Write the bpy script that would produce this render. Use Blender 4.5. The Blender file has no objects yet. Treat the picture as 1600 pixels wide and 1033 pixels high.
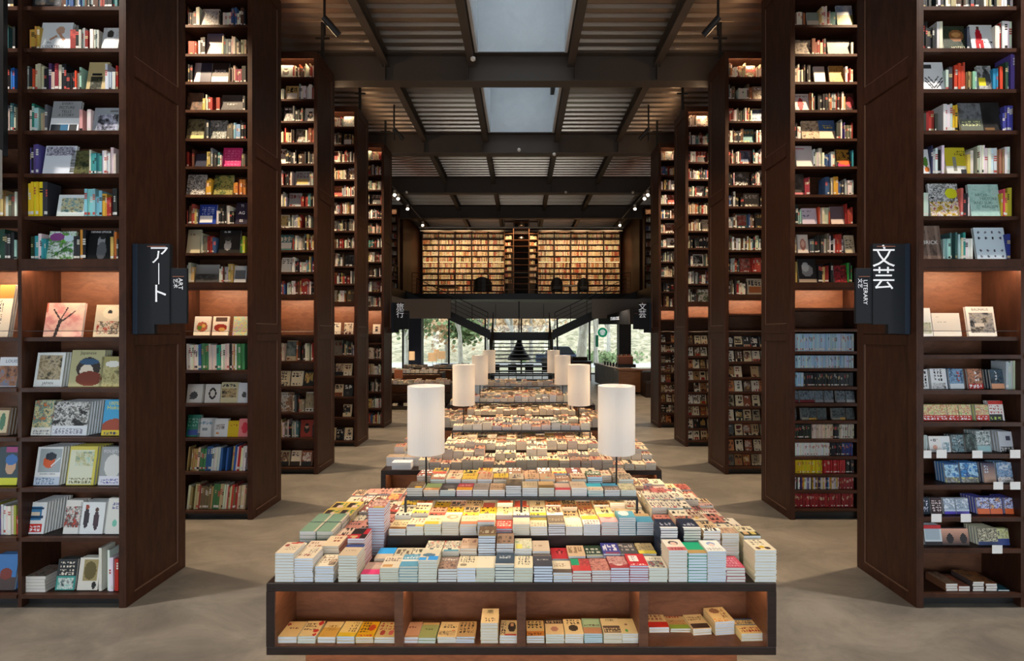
import bpy, math, random
from mathutils import Matrix, Vector

# ------------------------------------------------------------------ scene, camera, world, lights
S = bpy.context.scene
C = S.collection
random.seed(7)
S.view_settings.view_transform = 'Standard'
S.view_settings.look = 'None'
S.view_settings.gamma = 1
S.view_settings.use_curve_mapping = False
S.view_settings.exposure = -0.08
S.cycles.use_denoising = True
S.cycles.max_bounces = 7
S.cycles.diffuse_bounces = 3
S.cycles.glossy_bounces = 3
S.cycles.transmission_bounces = 5
S.cycles.transparent_max_bounces = 8
S.cycles.sample_clamp_indirect = 4
S.cycles.caustics_reflective = False
S.cycles.caustics_refractive = False

FPX, CX, CY, EYE = 795.0, 814.5, 519.0, 2.45          # focal length in pixels, vanishing point, eye height
cd = bpy.data.cameras.new('camera')
cam = bpy.data.objects.new('camera', cd); C.objects.link(cam)
cam.location = (0, 0, EYE); cam.rotation_euler = (math.pi/2, 0, 0)
cd.sensor_width = 36; cd.lens = FPX/1600*36
cd.shift_x = -(CX-800)/1600; cd.shift_y = (CY-516.5)/1600
cd.clip_end = 300; cd.clip_start = .05
S.camera = cam

world = bpy.data.worlds.new('world'); S.world = world; world.use_nodes = True
bg = world.node_tree.nodes['Background']
bg.inputs[0].default_value = (.87, .94, 1.0, 1); bg.inputs[1].default_value = 4.0

WARM = (1.0, .62, .34)
def spot(x, y, z, power, col, tx, ty, tz, size=90, r=.08, blend=.6):
    d = bpy.data.lights.new('spotlight_beam', 'SPOT'); d.energy = power; d.color = col
    d.spot_size = math.radians(size); d.spot_blend = blend; d.shadow_soft_size = r
    o = bpy.data.objects.new('spotlight_beam', d); C.objects.link(o); o.location = (x, y, z)
    o.rotation_euler = (Vector((tx, ty, tz))-Vector((x, y, z))).to_track_quat('-Z', 'Y').to_euler()
    return o
def area(x, y, z, sx, sy, power, col, rot=(0, 0, 0)):
    d = bpy.data.lights.new('led_strip_glow', 'AREA'); d.shape = 'RECTANGLE'; d.size = sx; d.size_y = sy
    d.energy = power; d.color = col
    o = bpy.data.objects.new('led_strip_glow', d); C.objects.link(o); o.location = (x, y, z); o.rotation_euler = rot
    return o
T0, PITCH, TD, X0 = 4.515, 2.12, .80, 3.507            # first bookcase front, pitch, depth, aisle half width
# lane lights: a ceiling spotlight in every lane between two bookcases
for k in range(7):
    ym = T0 - .68 + PITCH*k
    for s in (-1, 1):
        if k == 0: spot(s*5.3, ym, 8.0, 1900, (1.0, .90, .80), s*3.4, ym, 0, 72, .07)
        elif k < 6: spot(s*5.3, ym, 8.0, 2500, (1.0, .74, .48), s*3.4, ym, 0, 72, .07)
# beam-mounted lights aimed down at the fronts of the bookcases
for k in range(1, 5):
    for s in (-1, 1):
        spot(s*.6, T0+PITCH*k-2.9, 7.45, 240, (1.0, .78, .55), s*3.95, T0+PITCH*k, 1.5, 52, .06)
# aisle lights on the steel beams, aimed at the tables
for k in range(4):
    for s in (-1, 1):
        spot(s*1.3, 3.4+2.81*k, 7.5, 260, (1.0, .82, .66), s*.9, 4.4+2.81*k, .8, 60, .05)
# added uplights on the bookcase tops, put in to brighten the roof deck
for k in range(5):
    for s in (-1, 1):
        spot(s*4.2, T0+.62+PITCH*k, 7.36, 34, (1.0, .66, .38), s*1.2, T0+1.0+PITCH*k, 8.6, 150, .05)
# accent lights on the track along the upper floor, aimed at the far bookcase wall
for x in (-4.6, -3.1, -1.6, 0, 1.6, 3.1, 4.6):
    spot(x, 25.3, 7.9, 200, (1.0, .66, .36), x, 27.8, 5.4, 100, .05)
# lights of the reading and cafe zone under the upper floor
for x in (-7, -4, 4, 7):
    for y in (17.5, 21.5):
        spot(x, y, 3.9, 260, (1.0, .75, .52), x, y, 0, 110, .05)

# ------------------------------------------------------------------ materials
def lin(c):
    return tuple((v/12.92 if v <= .04045 else ((v+.055)/1.055)**2.4) for v in c)
def hx(h):
    return lin((int(h[0:2], 16)/255, int(h[2:4], 16)/255, int(h[4:6], 16)/255))
def mat(name, col=(.5, .5, .5), rough=.5, metal=0, emit=None, es=1, attr=False, spec=.5):
    m = bpy.data.materials.new(name); m.use_nodes = True
    b = m.node_tree.nodes['Principled BSDF']
    b.inputs['Base Color'].default_value = (*col, 1); b.inputs['Roughness'].default_value = rough
    b.inputs['Metallic'].default_value = metal; b.inputs['Specular IOR Level'].default_value = spec
    if emit: b.inputs['Emission Color'].default_value = (*emit, 1); b.inputs['Emission Strength'].default_value = es
    if attr:
        a = m.node_tree.nodes.new('ShaderNodeAttribute'); a.attribute_name = 'Col'
        m.node_tree.links.new(a.outputs['Color'], b.inputs['Base Color'])
    return m
def noisy(name, c1, c2, scale, stretch, rough, bump=0, metal=0, detail=6, c3=None, spec=.5):
    m = mat(name, c1, rough, metal, spec=spec); nt = m.node_tree; b = nt.nodes['Principled BSDF']
    tc = nt.nodes.new('ShaderNodeTexCoord'); mp = nt.nodes.new('ShaderNodeMapping')
    mp.inputs['Scale'].default_value = stretch
    n = nt.nodes.new('ShaderNodeTexNoise'); n.inputs['Scale'].default_value = scale; n.inputs['Detail'].default_value = detail
    n.inputs['Roughness'].default_value = .70; n.inputs['Distortion'].default_value = .6
    r = nt.nodes.new('ShaderNodeValToRGB'); r.color_ramp.elements[0].position = .37; r.color_ramp.elements[1].position = .64
    r.color_ramp.elements[0].color = (*c1, 1); r.color_ramp.elements[1].color = (*c2, 1)
    if c3:
        e = r.color_ramp.elements.new(.5); e.color = (*c3, 1)
    L = nt.links.new
    L(tc.outputs['Object'], mp.inputs[0]); L(mp.outputs[0], n.inputs[0]); L(n.outputs[0], r.inputs[0]); L(r.outputs[0], b.inputs['Base Color'])
    if bump:
        bm = nt.nodes.new('ShaderNodeBump'); bm.inputs['Strength'].default_value = bump; bm.inputs['Distance'].default_value = .004
        L(n.outputs[0], bm.inputs['Height']); L(bm.outputs[0], b.inputs['Normal'])
    return m
M = {}
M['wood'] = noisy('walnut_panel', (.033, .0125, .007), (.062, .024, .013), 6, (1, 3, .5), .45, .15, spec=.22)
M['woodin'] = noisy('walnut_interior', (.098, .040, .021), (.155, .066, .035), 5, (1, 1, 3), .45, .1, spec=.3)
M['woodtop'] = noisy('dark_walnut_board', (.018, .0105, .008), (.030, .017, .013), 6, (.6, 3, 3), .42, .12, spec=.28)
M['edge'] = mat('painted_edge_highlight', (.17, .095, .065), .3)  # lighter wood colour stands in for the highlight along the mouldings
M['floor'] = noisy('polished_concrete', (.125, .112, .094), (.235, .209, .172), 1.2, (1, 1.5, 1), .42, .05, c3=(.175, .156, .129), detail=12)
M['steel'] = mat('painted_steel', (.040, .037, .036), .5)
M['beam'] = mat('painted_beam_steel', (.062, .049, .040), .55)
M['black'] = mat('black_metal', (.012, .012, .013), .4)
M['wire'] = mat('dark_wire_metal', (.035, .035, .037), .35, .6)
M['sign'] = mat('sign_board', (.014, .016, .020), .6, spec=.2)
M['signedge'] = mat('sign_edge', (.014, .024, .042), .55, spec=.25)
M['white'] = mat('white_paint', (.75, .75, .74), .6)
M['letter'] = mat('white_lettering', (.85, .86, .87), .5, emit=(.9, .93, 1), es=.25)
M['plaster'] = noisy('skylight_plaster', (.62, .66, .70), (.68, .72, .76), 2, (1, 1, 1), .8)
M['greywall'] = mat('grey_wall', (.34, .30, .26), .7)
M['soffit'] = mat('soffit', (.55, .53, .50), .7)
M['darkwall'] = mat('dark_wall', (.03, .022, .018), .8)
M['navy'] = mat('navy_column', (.02, .035, .075), .5)
M['deck'] = mat('galvanised_deck', (.46, .39, .32), .30, .9)
M['book'] = mat('printed_paper', attr=True, rough=.42, spec=.35)
M['page'] = mat('page_paper', attr=True, rough=.8, spec=.2)
M['ink'] = mat('printed_ink', attr=True, rough=.5, spec=.3)
M['led'] = mat('led_diffuser', (1, 1, 1), .5, emit=(1, .66, .40), es=200)
M['lamp_dot'] = mat('spotlight_lens', (1, 1, 1), .5, emit=(1, .85, .65), es=14)
M['glowsign'] = mat('lit_letters', (1, 1, 1), .5, emit=(1, 1, 1), es=1.1)
M['copper'] = mat('copper_cladding', (.42, .16, .09), .4, .3)
M['baroak'] = noisy('bar_wood', (.16, .07, .03), (.24, .11, .05), 6, (.4, 1, 4), .4)
M['barboard'] = noisy('bar_side_boards', (.30, .32, .33), (.45, .46, .46), 5, (6, 1, .4), .6)
M['green'] = mat('green_enamel', (.0, .14, .07), .5)
M['bark'] = noisy('bark', (.30, .27, .22), (.5, .47, .4), 8, (1, 1, .3), .9)
M['grass'] = noisy('dry_grass', (.24, .26, .14), (.50, .44, .31), 1.2, (1, 1, 1), .9, detail=10)
M['bank'] = noisy('wooded_bank', (.13, .13, .075), (.50, .43, .31), 1.6, (1, 1, 1.3), .9, detail=12, c3=(.32, .28, .18))
M['leafg'] = noisy('green_leaves', (.06, .11, .035), (.26, .33, .14), 3, (1, 1, 1), .8)
M['leafo'] = noisy('russet_leaves', (.45, .26, .12), (.72, .55, .34), 3, (1, 1, 1), .8)
M['path'] = mat('pale_road', (.55, .56, .56), .8)
def shade_mat():
    m = bpy.data.materials.new('lamp_shade_fabric'); m.use_nodes = True; nt = m.node_tree
    nt.nodes.clear(); o = nt.nodes.new('ShaderNodeOutputMaterial')
    d = nt.nodes.new('ShaderNodeBsdfDiffuse'); d.inputs[0].default_value = (.88, .87, .85, 1)
    t = nt.nodes.new('ShaderNodeBsdfTranslucent'); t.inputs[0].default_value = (.88, .82, .74, 1)
    x = nt.nodes.new('ShaderNodeMixShader'); x.inputs[0].default_value = .42
    nt.links.new(d.outputs[0], x.inputs[1]); nt.links.new(t.outputs[0], x.inputs[2]); nt.links.new(x.outputs[0], o.inputs[0])
    return m
M['shade'] = shade_mat()
def glass_mat():
    m = bpy.data.materials.new('window_glass'); m.use_nodes = True; nt = m.node_tree
    nt.nodes.clear(); o = nt.nodes.new('ShaderNodeOutputMaterial')
    a = nt.nodes.new('ShaderNodeBsdfTransparent'); a.inputs[0].default_value = (.93, .96, .96, 1)
    g = nt.nodes.new('ShaderNodeBsdfGlossy'); g.inputs['Roughness'].default_value = .02
    f = nt.nodes.new('ShaderNodeFresnel'); f.inputs[0].default_value = 1.45
    x = nt.nodes.new('ShaderNodeMixShader')
    nt.links.new(f.outputs[0], x.inputs[0]); nt.links.new(a.outputs[0], x.inputs[1]); nt.links.new(g.outputs[0], x.inputs[2]); nt.links.new(x.outputs[0], o.inputs[0])
    return m
M['glass'] = glass_mat()

# ------------------------------------------------------------------ mesh helpers
ORG = {}
def px(x, y): return (x-CX)*y/FPX                       # pixel column at depth y -> world x
def pz(py, y): return EYE-(py-CY)*y/FPX                 # pixel row at depth y -> world z
class MB:
    def __init__(s): s.v = []; s.f = []; s.c = []; s.smooth = False
    def face(s, pts, col=None):
        n = len(s.v); s.v += pts; s.f.append(tuple(range(n, n+len(pts)))); s.c.append(col)
    def box(s, x0, x1, y0, y1, z0, z1, col=None):
        if x0 > x1: x0, x1 = x1, x0
        if y0 > y1: y0, y1 = y1, y0
        n = len(s.v)
        s.v += [(x0, y0, z0), (x1, y0, z0), (x1, y1, z0), (x0, y1, z0), (x0, y0, z1), (x1, y0, z1), (x1, y1, z1), (x0, y1, z1)]
        for q in ((0, 3, 2, 1), (4, 5, 6, 7), (0, 1, 5, 4), (1, 2, 6, 5), (2, 3, 7, 6), (3, 0, 4, 7)):
            s.f.append(tuple(n+i for i in q)); s.c.append(col)
        return s
    def hexa(s, pts, col=None):                          # 4 bottom points ccw, 4 top points ccw
        n = len(s.v); s.v += [tuple(p) for p in pts]
        for q in ((0, 3, 2, 1), (4, 5, 6, 7), (0, 1, 5, 4), (1, 2, 6, 5), (2, 3, 7, 6), (3, 0, 4, 7)):
            s.f.append(tuple(n+i for i in q)); s.c.append(col)
        return s
    def tube(s, p, q, r0, r1=None, n=8, cap=True):
        if r1 is None: r1 = r0
        p = Vector(p); q = Vector(q); d = (q-p).normalized()
        a = d.orthogonal().normalized(); b = d.cross(a); k = len(s.v)
        for c, r in ((p, r0), (q, r1)):
            for i in range(n):
                t = 2*math.pi*i/n; s.v.append(tuple(c+a*(r*math.cos(t))+b*(r*math.sin(t))))
        for i in range(n):
            j = (i+1) % n; s.f.append((k+i, k+j, k+n+j, k+n+i)); s.c.append(None)
        if cap:
            s.f.append(tuple(k+i for i in reversed(range(n)))); s.c.append(None)
            s.f.append(tuple(k+n+i for i in range(n))); s.c.append(None)
        return s
    def lathe(s, cx, cy, prof, n=32, closed=False):
        k = len(s.v); m = len(prof)
        for r, z in prof:
            for i in range(n):
                t = 2*math.pi*i/n; s.v.append((cx+r*math.cos(t), cy+r*math.sin(t), z))
        for a in range(m if closed else m-1):
            b = (a+1) % m
            for i in range(n):
                j = (i+1) % n; s.f.append((k+a*n+i, k+a*n+j, k+b*n+j, k+b*n+i)); s.c.append(None)
        return s
    def build(s, name, m, parent=None, smooth=False, bevel=0, loc=None, **tags):
        me = bpy.data.meshes.new(name)
        o_ = ORG.get(parent.name, Vector((0, 0, 0))) if parent else Vector(loc or (0, 0, 0))
        me.from_pydata([(a-o_[0], b-o_[1], c-o_[2]) for a, b, c in s.v], [], s.f)
        if any(c is not None for c in s.c):
            at = me.color_attributes.new('Col', 'FLOAT_COLOR', 'CORNER'); buf = []
            for f, c in zip(s.f, s.c): buf += [*(c or (.5, .5, .5)), 1.0]*len(f)
            at.data.foreach_set('color', buf)
        me.materials.append(m)
        if smooth: me.polygons.foreach_set('use_smooth', [True]*len(me.polygons))
        o = bpy.data.objects.new(name, me); C.objects.link(o)
        if parent: o.parent = parent; ORG[o.name] = o_
        else: o.location = o_; ORG[o.name] = o_
        if bevel:
            b = o.modifiers.new('soft edge', 'BEVEL'); b.width = bevel; b.segments = 2; b.limit_method = 'ANGLE'
        for k, v in tags.items(): o[k] = v
        return o
def B(*a): return MB().box(*a)
def thing(name, label, cat, loc, group=None):
    o = bpy.data.objects.new(name, None); C.objects.link(o); o.location = loc; o.empty_display_size = .1
    ORG[o.name] = Vector(loc); o['label'] = label; o['category'] = cat
    if group: o['group'] = group
    return o
def tag(o, label, cat, group=None):
    o['label'] = label; o['category'] = cat
    if group: o['group'] = group
    return o
def struct(o): o['kind'] = 'structure'; return o
ORD = ['', 'first', 'second', 'third', 'fourth', 'fifth', 'sixth', 'seventh', 'eighth', 'ninth', 'tenth', 'eleventh', 'twelfth', 'thirteenth',
       'fourteenth', 'fifteenth', 'sixteenth', 'seventeenth', 'eighteenth', 'nineteenth', 'twentieth']
def nth(i):
    if i <= 20: return ORD[i]
    t, u = divmod(i, 10); w = {2: 'twenty', 3: 'thirty', 4: 'forty', 5: 'fifty', 6: 'sixty'}[t]
    return w+'-'+ORD[u] if u else {2: 'twentieth', 3: 'thirtieth', 4: 'fortieth', 5: 'fiftieth', 6: 'sixtieth'}[t]
def text_mesh(s, size, name='title', vertical=False):
    """returns (verts, faces) of real lettering lying in the XY plane, centred"""
    cu = bpy.data.curves.new('t', 'FONT'); cu.body = '\n'.join(s) if vertical else s
    cu.size = size; cu.align_x = 'CENTER'; cu.align_y = 'CENTER'; cu.resolution_u = 2
    if vertical: cu.space_line = .92
    o = bpy.data.objects.new('t', cu); C.objects.link(o)
    bpy.context.view_layer.update()
    me = bpy.data.meshes.new_from_object(o.evaluated_get(bpy.context.evaluated_depsgraph_get()))
    v = [tuple(p.co) for p in me.vertices]; f = [tuple(p.vertices) for p in me.polygons]
    bpy.data.objects.remove(o); bpy.data.curves.remove(cu); bpy.data.meshes.remove(me)
    return v, f
def lettering(s, size, mw, m, parent, name='lettering', vertical=False, col=None, thick=0):
    """mw: matrix from text plane to the parent's own space"""
    v, f = text_mesh(s, size, vertical=vertical)
    me = bpy.data.meshes.new(name); me.from_pydata([tuple(mw @ Vector(p)) for p in v], [], f)
    if col is not None:
        at = me.color_attributes.new('Col', 'FLOAT_COLOR', 'CORNER'); at.data.foreach_set('color', [*col, 1.0]*len(me.loops))
    me.materials.append(m)
    o = bpy.data.objects.new(name, me); C.objects.link(o); o.parent = parent
    return o
# ------------------------------------------------------------------ books
from mathutils import noise as MN
def h3(h):
    h = h.strip(); return hx(h if len(h) == 6 else ''.join(c*2 for c in h))
def paint(cmds, nx, ny, seed):
    """colours of an nx*ny printed cover, row 0 at the foot; cmds is a short ';' separated drawing list"""
    rg = random.Random(seed); out = [(.7, .7, .68)]*(nx*ny)
    for cm in cmds.split(';'):
        p = cm.split()
        if not p: continue
        k = p[0]
        if k == 'B': out = [h3(p[1])]*(nx*ny); continue
        if k == 'G':
            a, b = h3(p[1]), h3(p[2])
            out = [tuple(a[q]+(b[q]-a[q])*((i//nx+.5)/ny) for q in range(3)) for i in range(nx*ny)]; continue
        x0, y0, x1, y1 = map(float, p[1:5]); col = [h3(q) for q in p[5].split(',')]
        ia, ib = max(0, int(x0*nx)), min(nx, max(int(x0*nx)+1, round(x1*nx))); ja, jb = max(0, int(y0*ny)), min(ny, max(int(y0*ny)+1, round(y1*ny)))
        if k == 'R':
            for j in range(ja, jb):
                for i in range(ia, ib): out[j*nx+i] = col[0]
        elif k == 'E':
            for j in range(ny):
                for i in range(nx):
                    u, v = (i+.5)/nx, (j+.5)/ny
                    if ((u-x0)/x1)**2+((v-y0)/y1)**2 < 1: out[j*nx+i] = col[0]
        elif k == 'N':
            sc = float(p[6]) if len(p) > 6 else 4; off = rg.random()*90
            for j in range(ja, jb):
                for i in range(ia, ib):
                    n = MN.noise(Vector((i/nx*sc+off, j/ny*sc*1.3, off)))*.75+MN.noise(Vector((i/nx*sc*3.3+off, j/ny*sc*4, off)))*.4+.5+(rg.random()-.5)*.24
                    q = min(max(n, 0), .999)*(len(col)-1); a = int(q); t = q-a
                    out[j*nx+i] = tuple(col[a][z]*(1-t)+col[a+1][z]*t for z in range(3)) if len(col) > 1 else col[0]
        elif k == 'L':
            w = float(p[6]); dx, dy = x1-x0, y1-y0; l2 = dx*dx+dy*dy+1e-9
            for j in range(ny):
                for i in range(nx):
                    u, v = (i+.5)/nx, (j+.5)/ny; t = min(1, max(0, ((u-x0)*dx+(v-y0)*dy)/l2))
                    if abs(u-x0-dx*t)+abs(v-y0-dy*t) < w: out[j*nx+i] = col[0]
        elif k in 'TV':
            n = (int(p[6]) if len(p) > 6 else 2); n = n if span_of(k, ia, ib, ja, jb) < n*5 else round(n*1.5)
            span = (jb-ja) if k == 'T' else (ib-ia)
            for j in range(ja, jb):
                for i in range(ia, ib):
                    r = ((j-ja) if k == 'T' else (i-ia))/max(span, 1)*n
                    if (r % 1) < .6 and ((i if k == 'T' else j) % 4) and rg.random() < .66: out[j*nx+i] = col[0]
    return out
def span_of(k, ia, ib, ja, jb): return (jb-ja) if k == 'T' else (ib-ia)
BOOKS = []
def frame_flat(x, y, z, yaw=0):                          # lies on its back cover, foot towards -Y; (x,y) = centre
    return Matrix.Translation((x, y, z)) @ Matrix.Rotation(yaw, 4, 'Z')
def frame_face(x, y, z, lean=12, yaw=0):                 # stands on its foot, cover to -Y, leaning back
    return Matrix.Translation((x, y, z)) @ Matrix.Rotation(yaw, 4, 'Z') @ Matrix.Rotation(math.radians(90-lean), 4, 'X')
def frame_spine(x, y, z, tilt=0, lean=0):                # spine to -Y
    r = Matrix(((0, 0, 1, 0), (1, 0, 0, 0), (0, 1, 0, 0), (0, 0, 0, 1)))
    return Matrix.Translation((x, y, z)) @ Matrix.Rotation(math.radians(tilt), 4, 'Y') @ Matrix.Rotation(math.radians(-lean), 4, 'X') @ r
NAMES = [('white', 'eeeeea'), ('cream', 'e2d8bd'), ('beige', 'c9b592'), ('tan', 'a98a62'), ('brown', '6e4a32'), ('dark brown', '3b2a22'), ('black', '1c1c1e'),
         ('charcoal', '3c3e42'), ('grey', '85878a'), ('pale grey', 'bcbfc2'), ('red', 'b8302a'), ('dark red', '6e2024'), ('orange', 'd96a30'), ('yellow', 'dcc02e'),
         ('pale yellow', 'e6dc98'), ('olive', '74783e'), ('green', '2f8a4e'), ('pale green', 'a9c3ae'), ('dark green', '264a38'), ('teal', '2c8088'), ('pale blue', 'a5c4d8'),
         ('blue', '2f62b0'), ('navy', '222c52'), ('purple', '5c3a78'), ('lilac', 'a99bc6'), ('pink', 'd88a9c'), ('magenta', 'c23074')]
NAMEL = [(n, h3(h)) for n, h in NAMES]
def cname(c):
    return min(NAMEL, key=lambda q: sum((a**.45-b**.45)**2 for a, b in zip(q[1], c)))[0]
def add_book(kind, Mx, w, h, t, cov, label, group, art=None, sp=None, pg=None, texts=(), hidden=False, rank=1.0, face=None, key=None, sid=None):
    c = Mx @ Vector((0, h/2, t/2)) if kind != 'stacked_paperback' else Mx @ Vector((0, 0, t/2))
    y = max(c.y, .5); k = FPX/y; X = CX+c.x*k; Y = CY-(c.z-EYE)*k
    if X < -60 or X > 1660 or Y < -60 or Y > 1100: return
    fw, fh = face or ((w, t+h*.25) if kind == 'stacked_paperback' else (w, h) if kind == 'display_book' else (t, h))
    size = fw*fh*k*k*rank
    if hidden or X < 0 or X > 1600 or Y < 0 or Y > 1033: size = 0
    BOOKS.append(dict(kind=kind, M=Mx, w=w, h=h, t=t, cov=cov, label=label, group=group, art=art, sp=sp, pg=pg or (.70, .69, .65), texts=texts, size=size, k=k, seed=len(BOOKS), key=key, sid=sid if sid is not None else len(BOOKS), x=c.x))
def emit(b, cv, pgm, cells):
    a0, g0 = len(cv.v), len(pgm.v)
    emit_(b, cv, pgm, cells)
    if b['kind'] == 'display_book' and (b['M'].translation.x > 0):      # bound on the right-hand side
        A = b['artspan']
        for i in range(a0, len(cv.v)):
            if not (A[0] <= i < A[1]): p = cv.v[i]; cv.v[i] = (-p[0], p[1], p[2])
        for i in range(g0, len(pgm.v)): p = pgm.v[i]; pgm.v[i] = (-p[0], p[1], p[2])
def emit_(b, cv, pgm, cells):
    """adds cover faces to cv and page block to pgm in the book's own space; x from -w/2 to w/2"""
    w, h, t, k = b['w'], b['h'], b['t'], b['cov']
    flat = b['kind'] == 'stacked_paperback'
    y0 = -h/2 if flat else 0; y1 = y0+h; x0, x1 = -w/2, w/2
    c = .0024 if b['kind'] == 'display_book' else .0013
    if t < .008: c = .0008
    F = cv.face; b['artspan'] = (0, 0)
    F([(x0, y0, 0), (x0, y1, 0), (x1, y1, 0), (x1, y0, 0)], k)
    if b['art'] and cells:
        nx, ny = cells; col = paint(b['art'], nx, ny, b['seed'])
        n0 = len(cv.v)
        for j in range(ny+1):
            for i in range(nx+1): cv.v.append((x0+w*i/nx, y0+h*j/ny, t))
        b['artspan'] = (n0, len(cv.v))
        for j in range(ny):
            for i in range(nx):
                a = n0+j*(nx+1)+i; cv.f.append((a, a+1, a+nx+2, a+nx+1)); cv.c.append(col[j*nx+i])
    else: F([(x0, y0, t), (x1, y0, t), (x1, y1, t), (x0, y1, t)], k)
    sp = b['sp'] or [(0, 1, k)]
    for a, e, q in sp: F([(x0, y0+h*a, 0), (x0, y0+h*a, t), (x0, y0+h*e, t), (x0, y0+h*e, 0)], q)
    xi, zi = x0+c, t-c
    for y, s in ((y0, 1), (y1, -1)):
        for q in ([(x0, 0), (x1, 0), (x1, c), (xi, c)], [(x0, 0), (xi, c), (xi, zi), (x0, t)], [(x0, t), (xi, zi), (x1, zi), (x1, t)]):
            F([(a, y, z) for a, z in (q if s > 0 else q[::-1])], k)
    F([(x1, y0, 0), (x1, y1, 0), (x1, y1, c), (x1, y0, c)], k); F([(x1, y0, zi), (x1, y1, zi), (x1, y1, t), (x1, y0, t)], k)
    F([(xi, y0, c), (x1, y0, c), (x1, y1, c), (xi, y1, c)], k); F([(xi, y0, zi), (xi, y1, zi), (x1, y1, zi), (x1, y0, zi)], k)
    pgm.box(xi, x1-.0025, y0+.002, y1-.002, c, zi, b['pg'])
def flush_books():
    rows = {}
    for b in BOOKS:
        if b['key']: rows.setdefault(b['key'], {}).setdefault(b['sid'], b['x'])
    for q in rows.values():
        for i, sid in enumerate(sorted(q, key=q.get)): q[sid] = nth(min(i+1, 69))
    for b in BOOKS:
        if b['key']: b['label'] = b['label'].replace('{n}', rows[b['key']][b['sid']])
    kinds = {}
    for b in BOOKS: kinds.setdefault(b['kind'], []).append(b)
    rest = {'stacked_paperback': ('books_piled_further_off', 'countless small paperbacks piled on the tables further down the aisle', 'paperbacks'),
            'display_book': ('books_faced_out_further_off', 'small face-out books on the more distant bookcase shelves', 'books'),
            'shelved_book': ('books_shelved_further_off', 'distant rows of upright book spines on upper shelves and far wall', 'books')}
    for kind, L in kinds.items():
        L.sort(key=lambda b: -b['size'])
        seen = {}
        for b in L[:300]:
            cv, pgm = MB(), MB(); vis = b['size']
            nx = int(min(44, max(4, b['w']*b['k']/(1.35 if kind == 'display_book' else 1.15))))
            ny = int(min(56, max(4, b['h']*b['k']/(1.35 if kind == 'display_book' else 2.0))))
            emit(b, cv, pgm, (nx, ny) if b['art'] else None)
            o = cv.build(kind, M['book']); o.matrix_world = b['M']
            n = seen[b['label']] = seen.get(b['label'], 0)+1
            tag(o, b['label'], 'book', b['group'])
            q = pgm.build('page_block', M['page'], o)
            for s, u, v, size, col, rot in b['texts']:
                y0 = -b['h']/2 if kind == 'stacked_paperback' else 0
                mw = Matrix.Translation((-b['w']/2+u*b['w'], y0+v*b['h'], b['t']+.0007)) @ Matrix.Rotation(math.radians(rot), 4, 'Z')
                lettering(s, size, mw, M['ink'], o, 'title_lettering', False, h3(col))
        if L[300:]:
            cv, pgm = MB(), MB()
            for b in L[300:]:
                a, g = MB(), MB()
                cells = None
                if b['art']: cells = (int(min(14, max(2, b['w']*b['k']/1.7))), int(min(18, max(2, b['h']*b['k']/(1.7 if kind == 'display_book' else 5)))))
                emit(b, a, g, cells); Mx = b['M']
                for src, dst in ((a, cv), (g, pgm)):
                    n = len(dst.v); dst.v += [tuple(Mx @ Vector(p)) for p in src.v]
                    dst.f += [tuple(n+i for i in f) for f in src.f]; dst.c += src.c
            nm, lb, ct = rest[kind]
            o = cv.build(nm, M['book']); o['kind'] = 'stuff'; tag(o, lb, ct)
            pgm.build('pages', M['page'], o)
# palettes
P_ART = ['e6e4dc', 'e6e4dc', 'd8d4c8', '2a2a2c', '1d1f24', '8a2f2a', '9c443a', '3c5a86', '4a7a7c', '6e6a60', 'c8b070', '444', 'e8e6e0', '9aa0a4', '5a3b2c', 'c8c4b8']
M['led3'] = mat('shelf_led', (1, 1, 1), .5, emit=(1, .68, .38), es=60)
M['amber'] = mat('amber_shade', (.75, .52, .30), .7, emit=(1, .62, .30), es=.55)
M['bulb2'] = mat('small_bulb', (1, 1, 1), .5, emit=(1, .75, .45), es=10)
M['ledsoft'] = mat('soft_led', (1, 1, 1), .5, emit=(1, .55, .25), es=12)
P_WARM = ['d8ceb8', 'c8bca2', 'e6e0d2', '8a4a34', 'a8643c', '6a5a48', '3a3430', 'b4a68a', '942f28', 'ddd6c4', '6c7a78', 'cbb994']
P_WHITE = ['f0eee8', 'eceae2', 'e6e2d6', 'dfe3e6', 'e9e0c8', 'd9534a', '4a8f5a', '3a6aa8', 'f2f0ea', 'f2f0ea', 'c0a060', '333', 'e8d9d0']
P_DARK = ['2a2c2c', '1f2224', '34383a', '4a3a30', '5c6464', '20262e', '7a7468', 'a89c80']
P_MULTI = ['c9b592', '7a6a4c', 'a43a32', 'd8cfa8', '4a7a4c', '5a4a7a', 'e0dac8', 'b0a070', '8a6a4a', 'e4e0d4', 'c84a3a']
P_CREAM = ['f2e6c8', 'ead9b4', 'f4ecd8', 'e2cfa8', 'd9c39c', 'c4a67c', 'f0e4cc', '9a5a3c', 'e8d8b8', 'b08458', 'f6efdf', '6a5240', 'cf8a5a']
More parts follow.
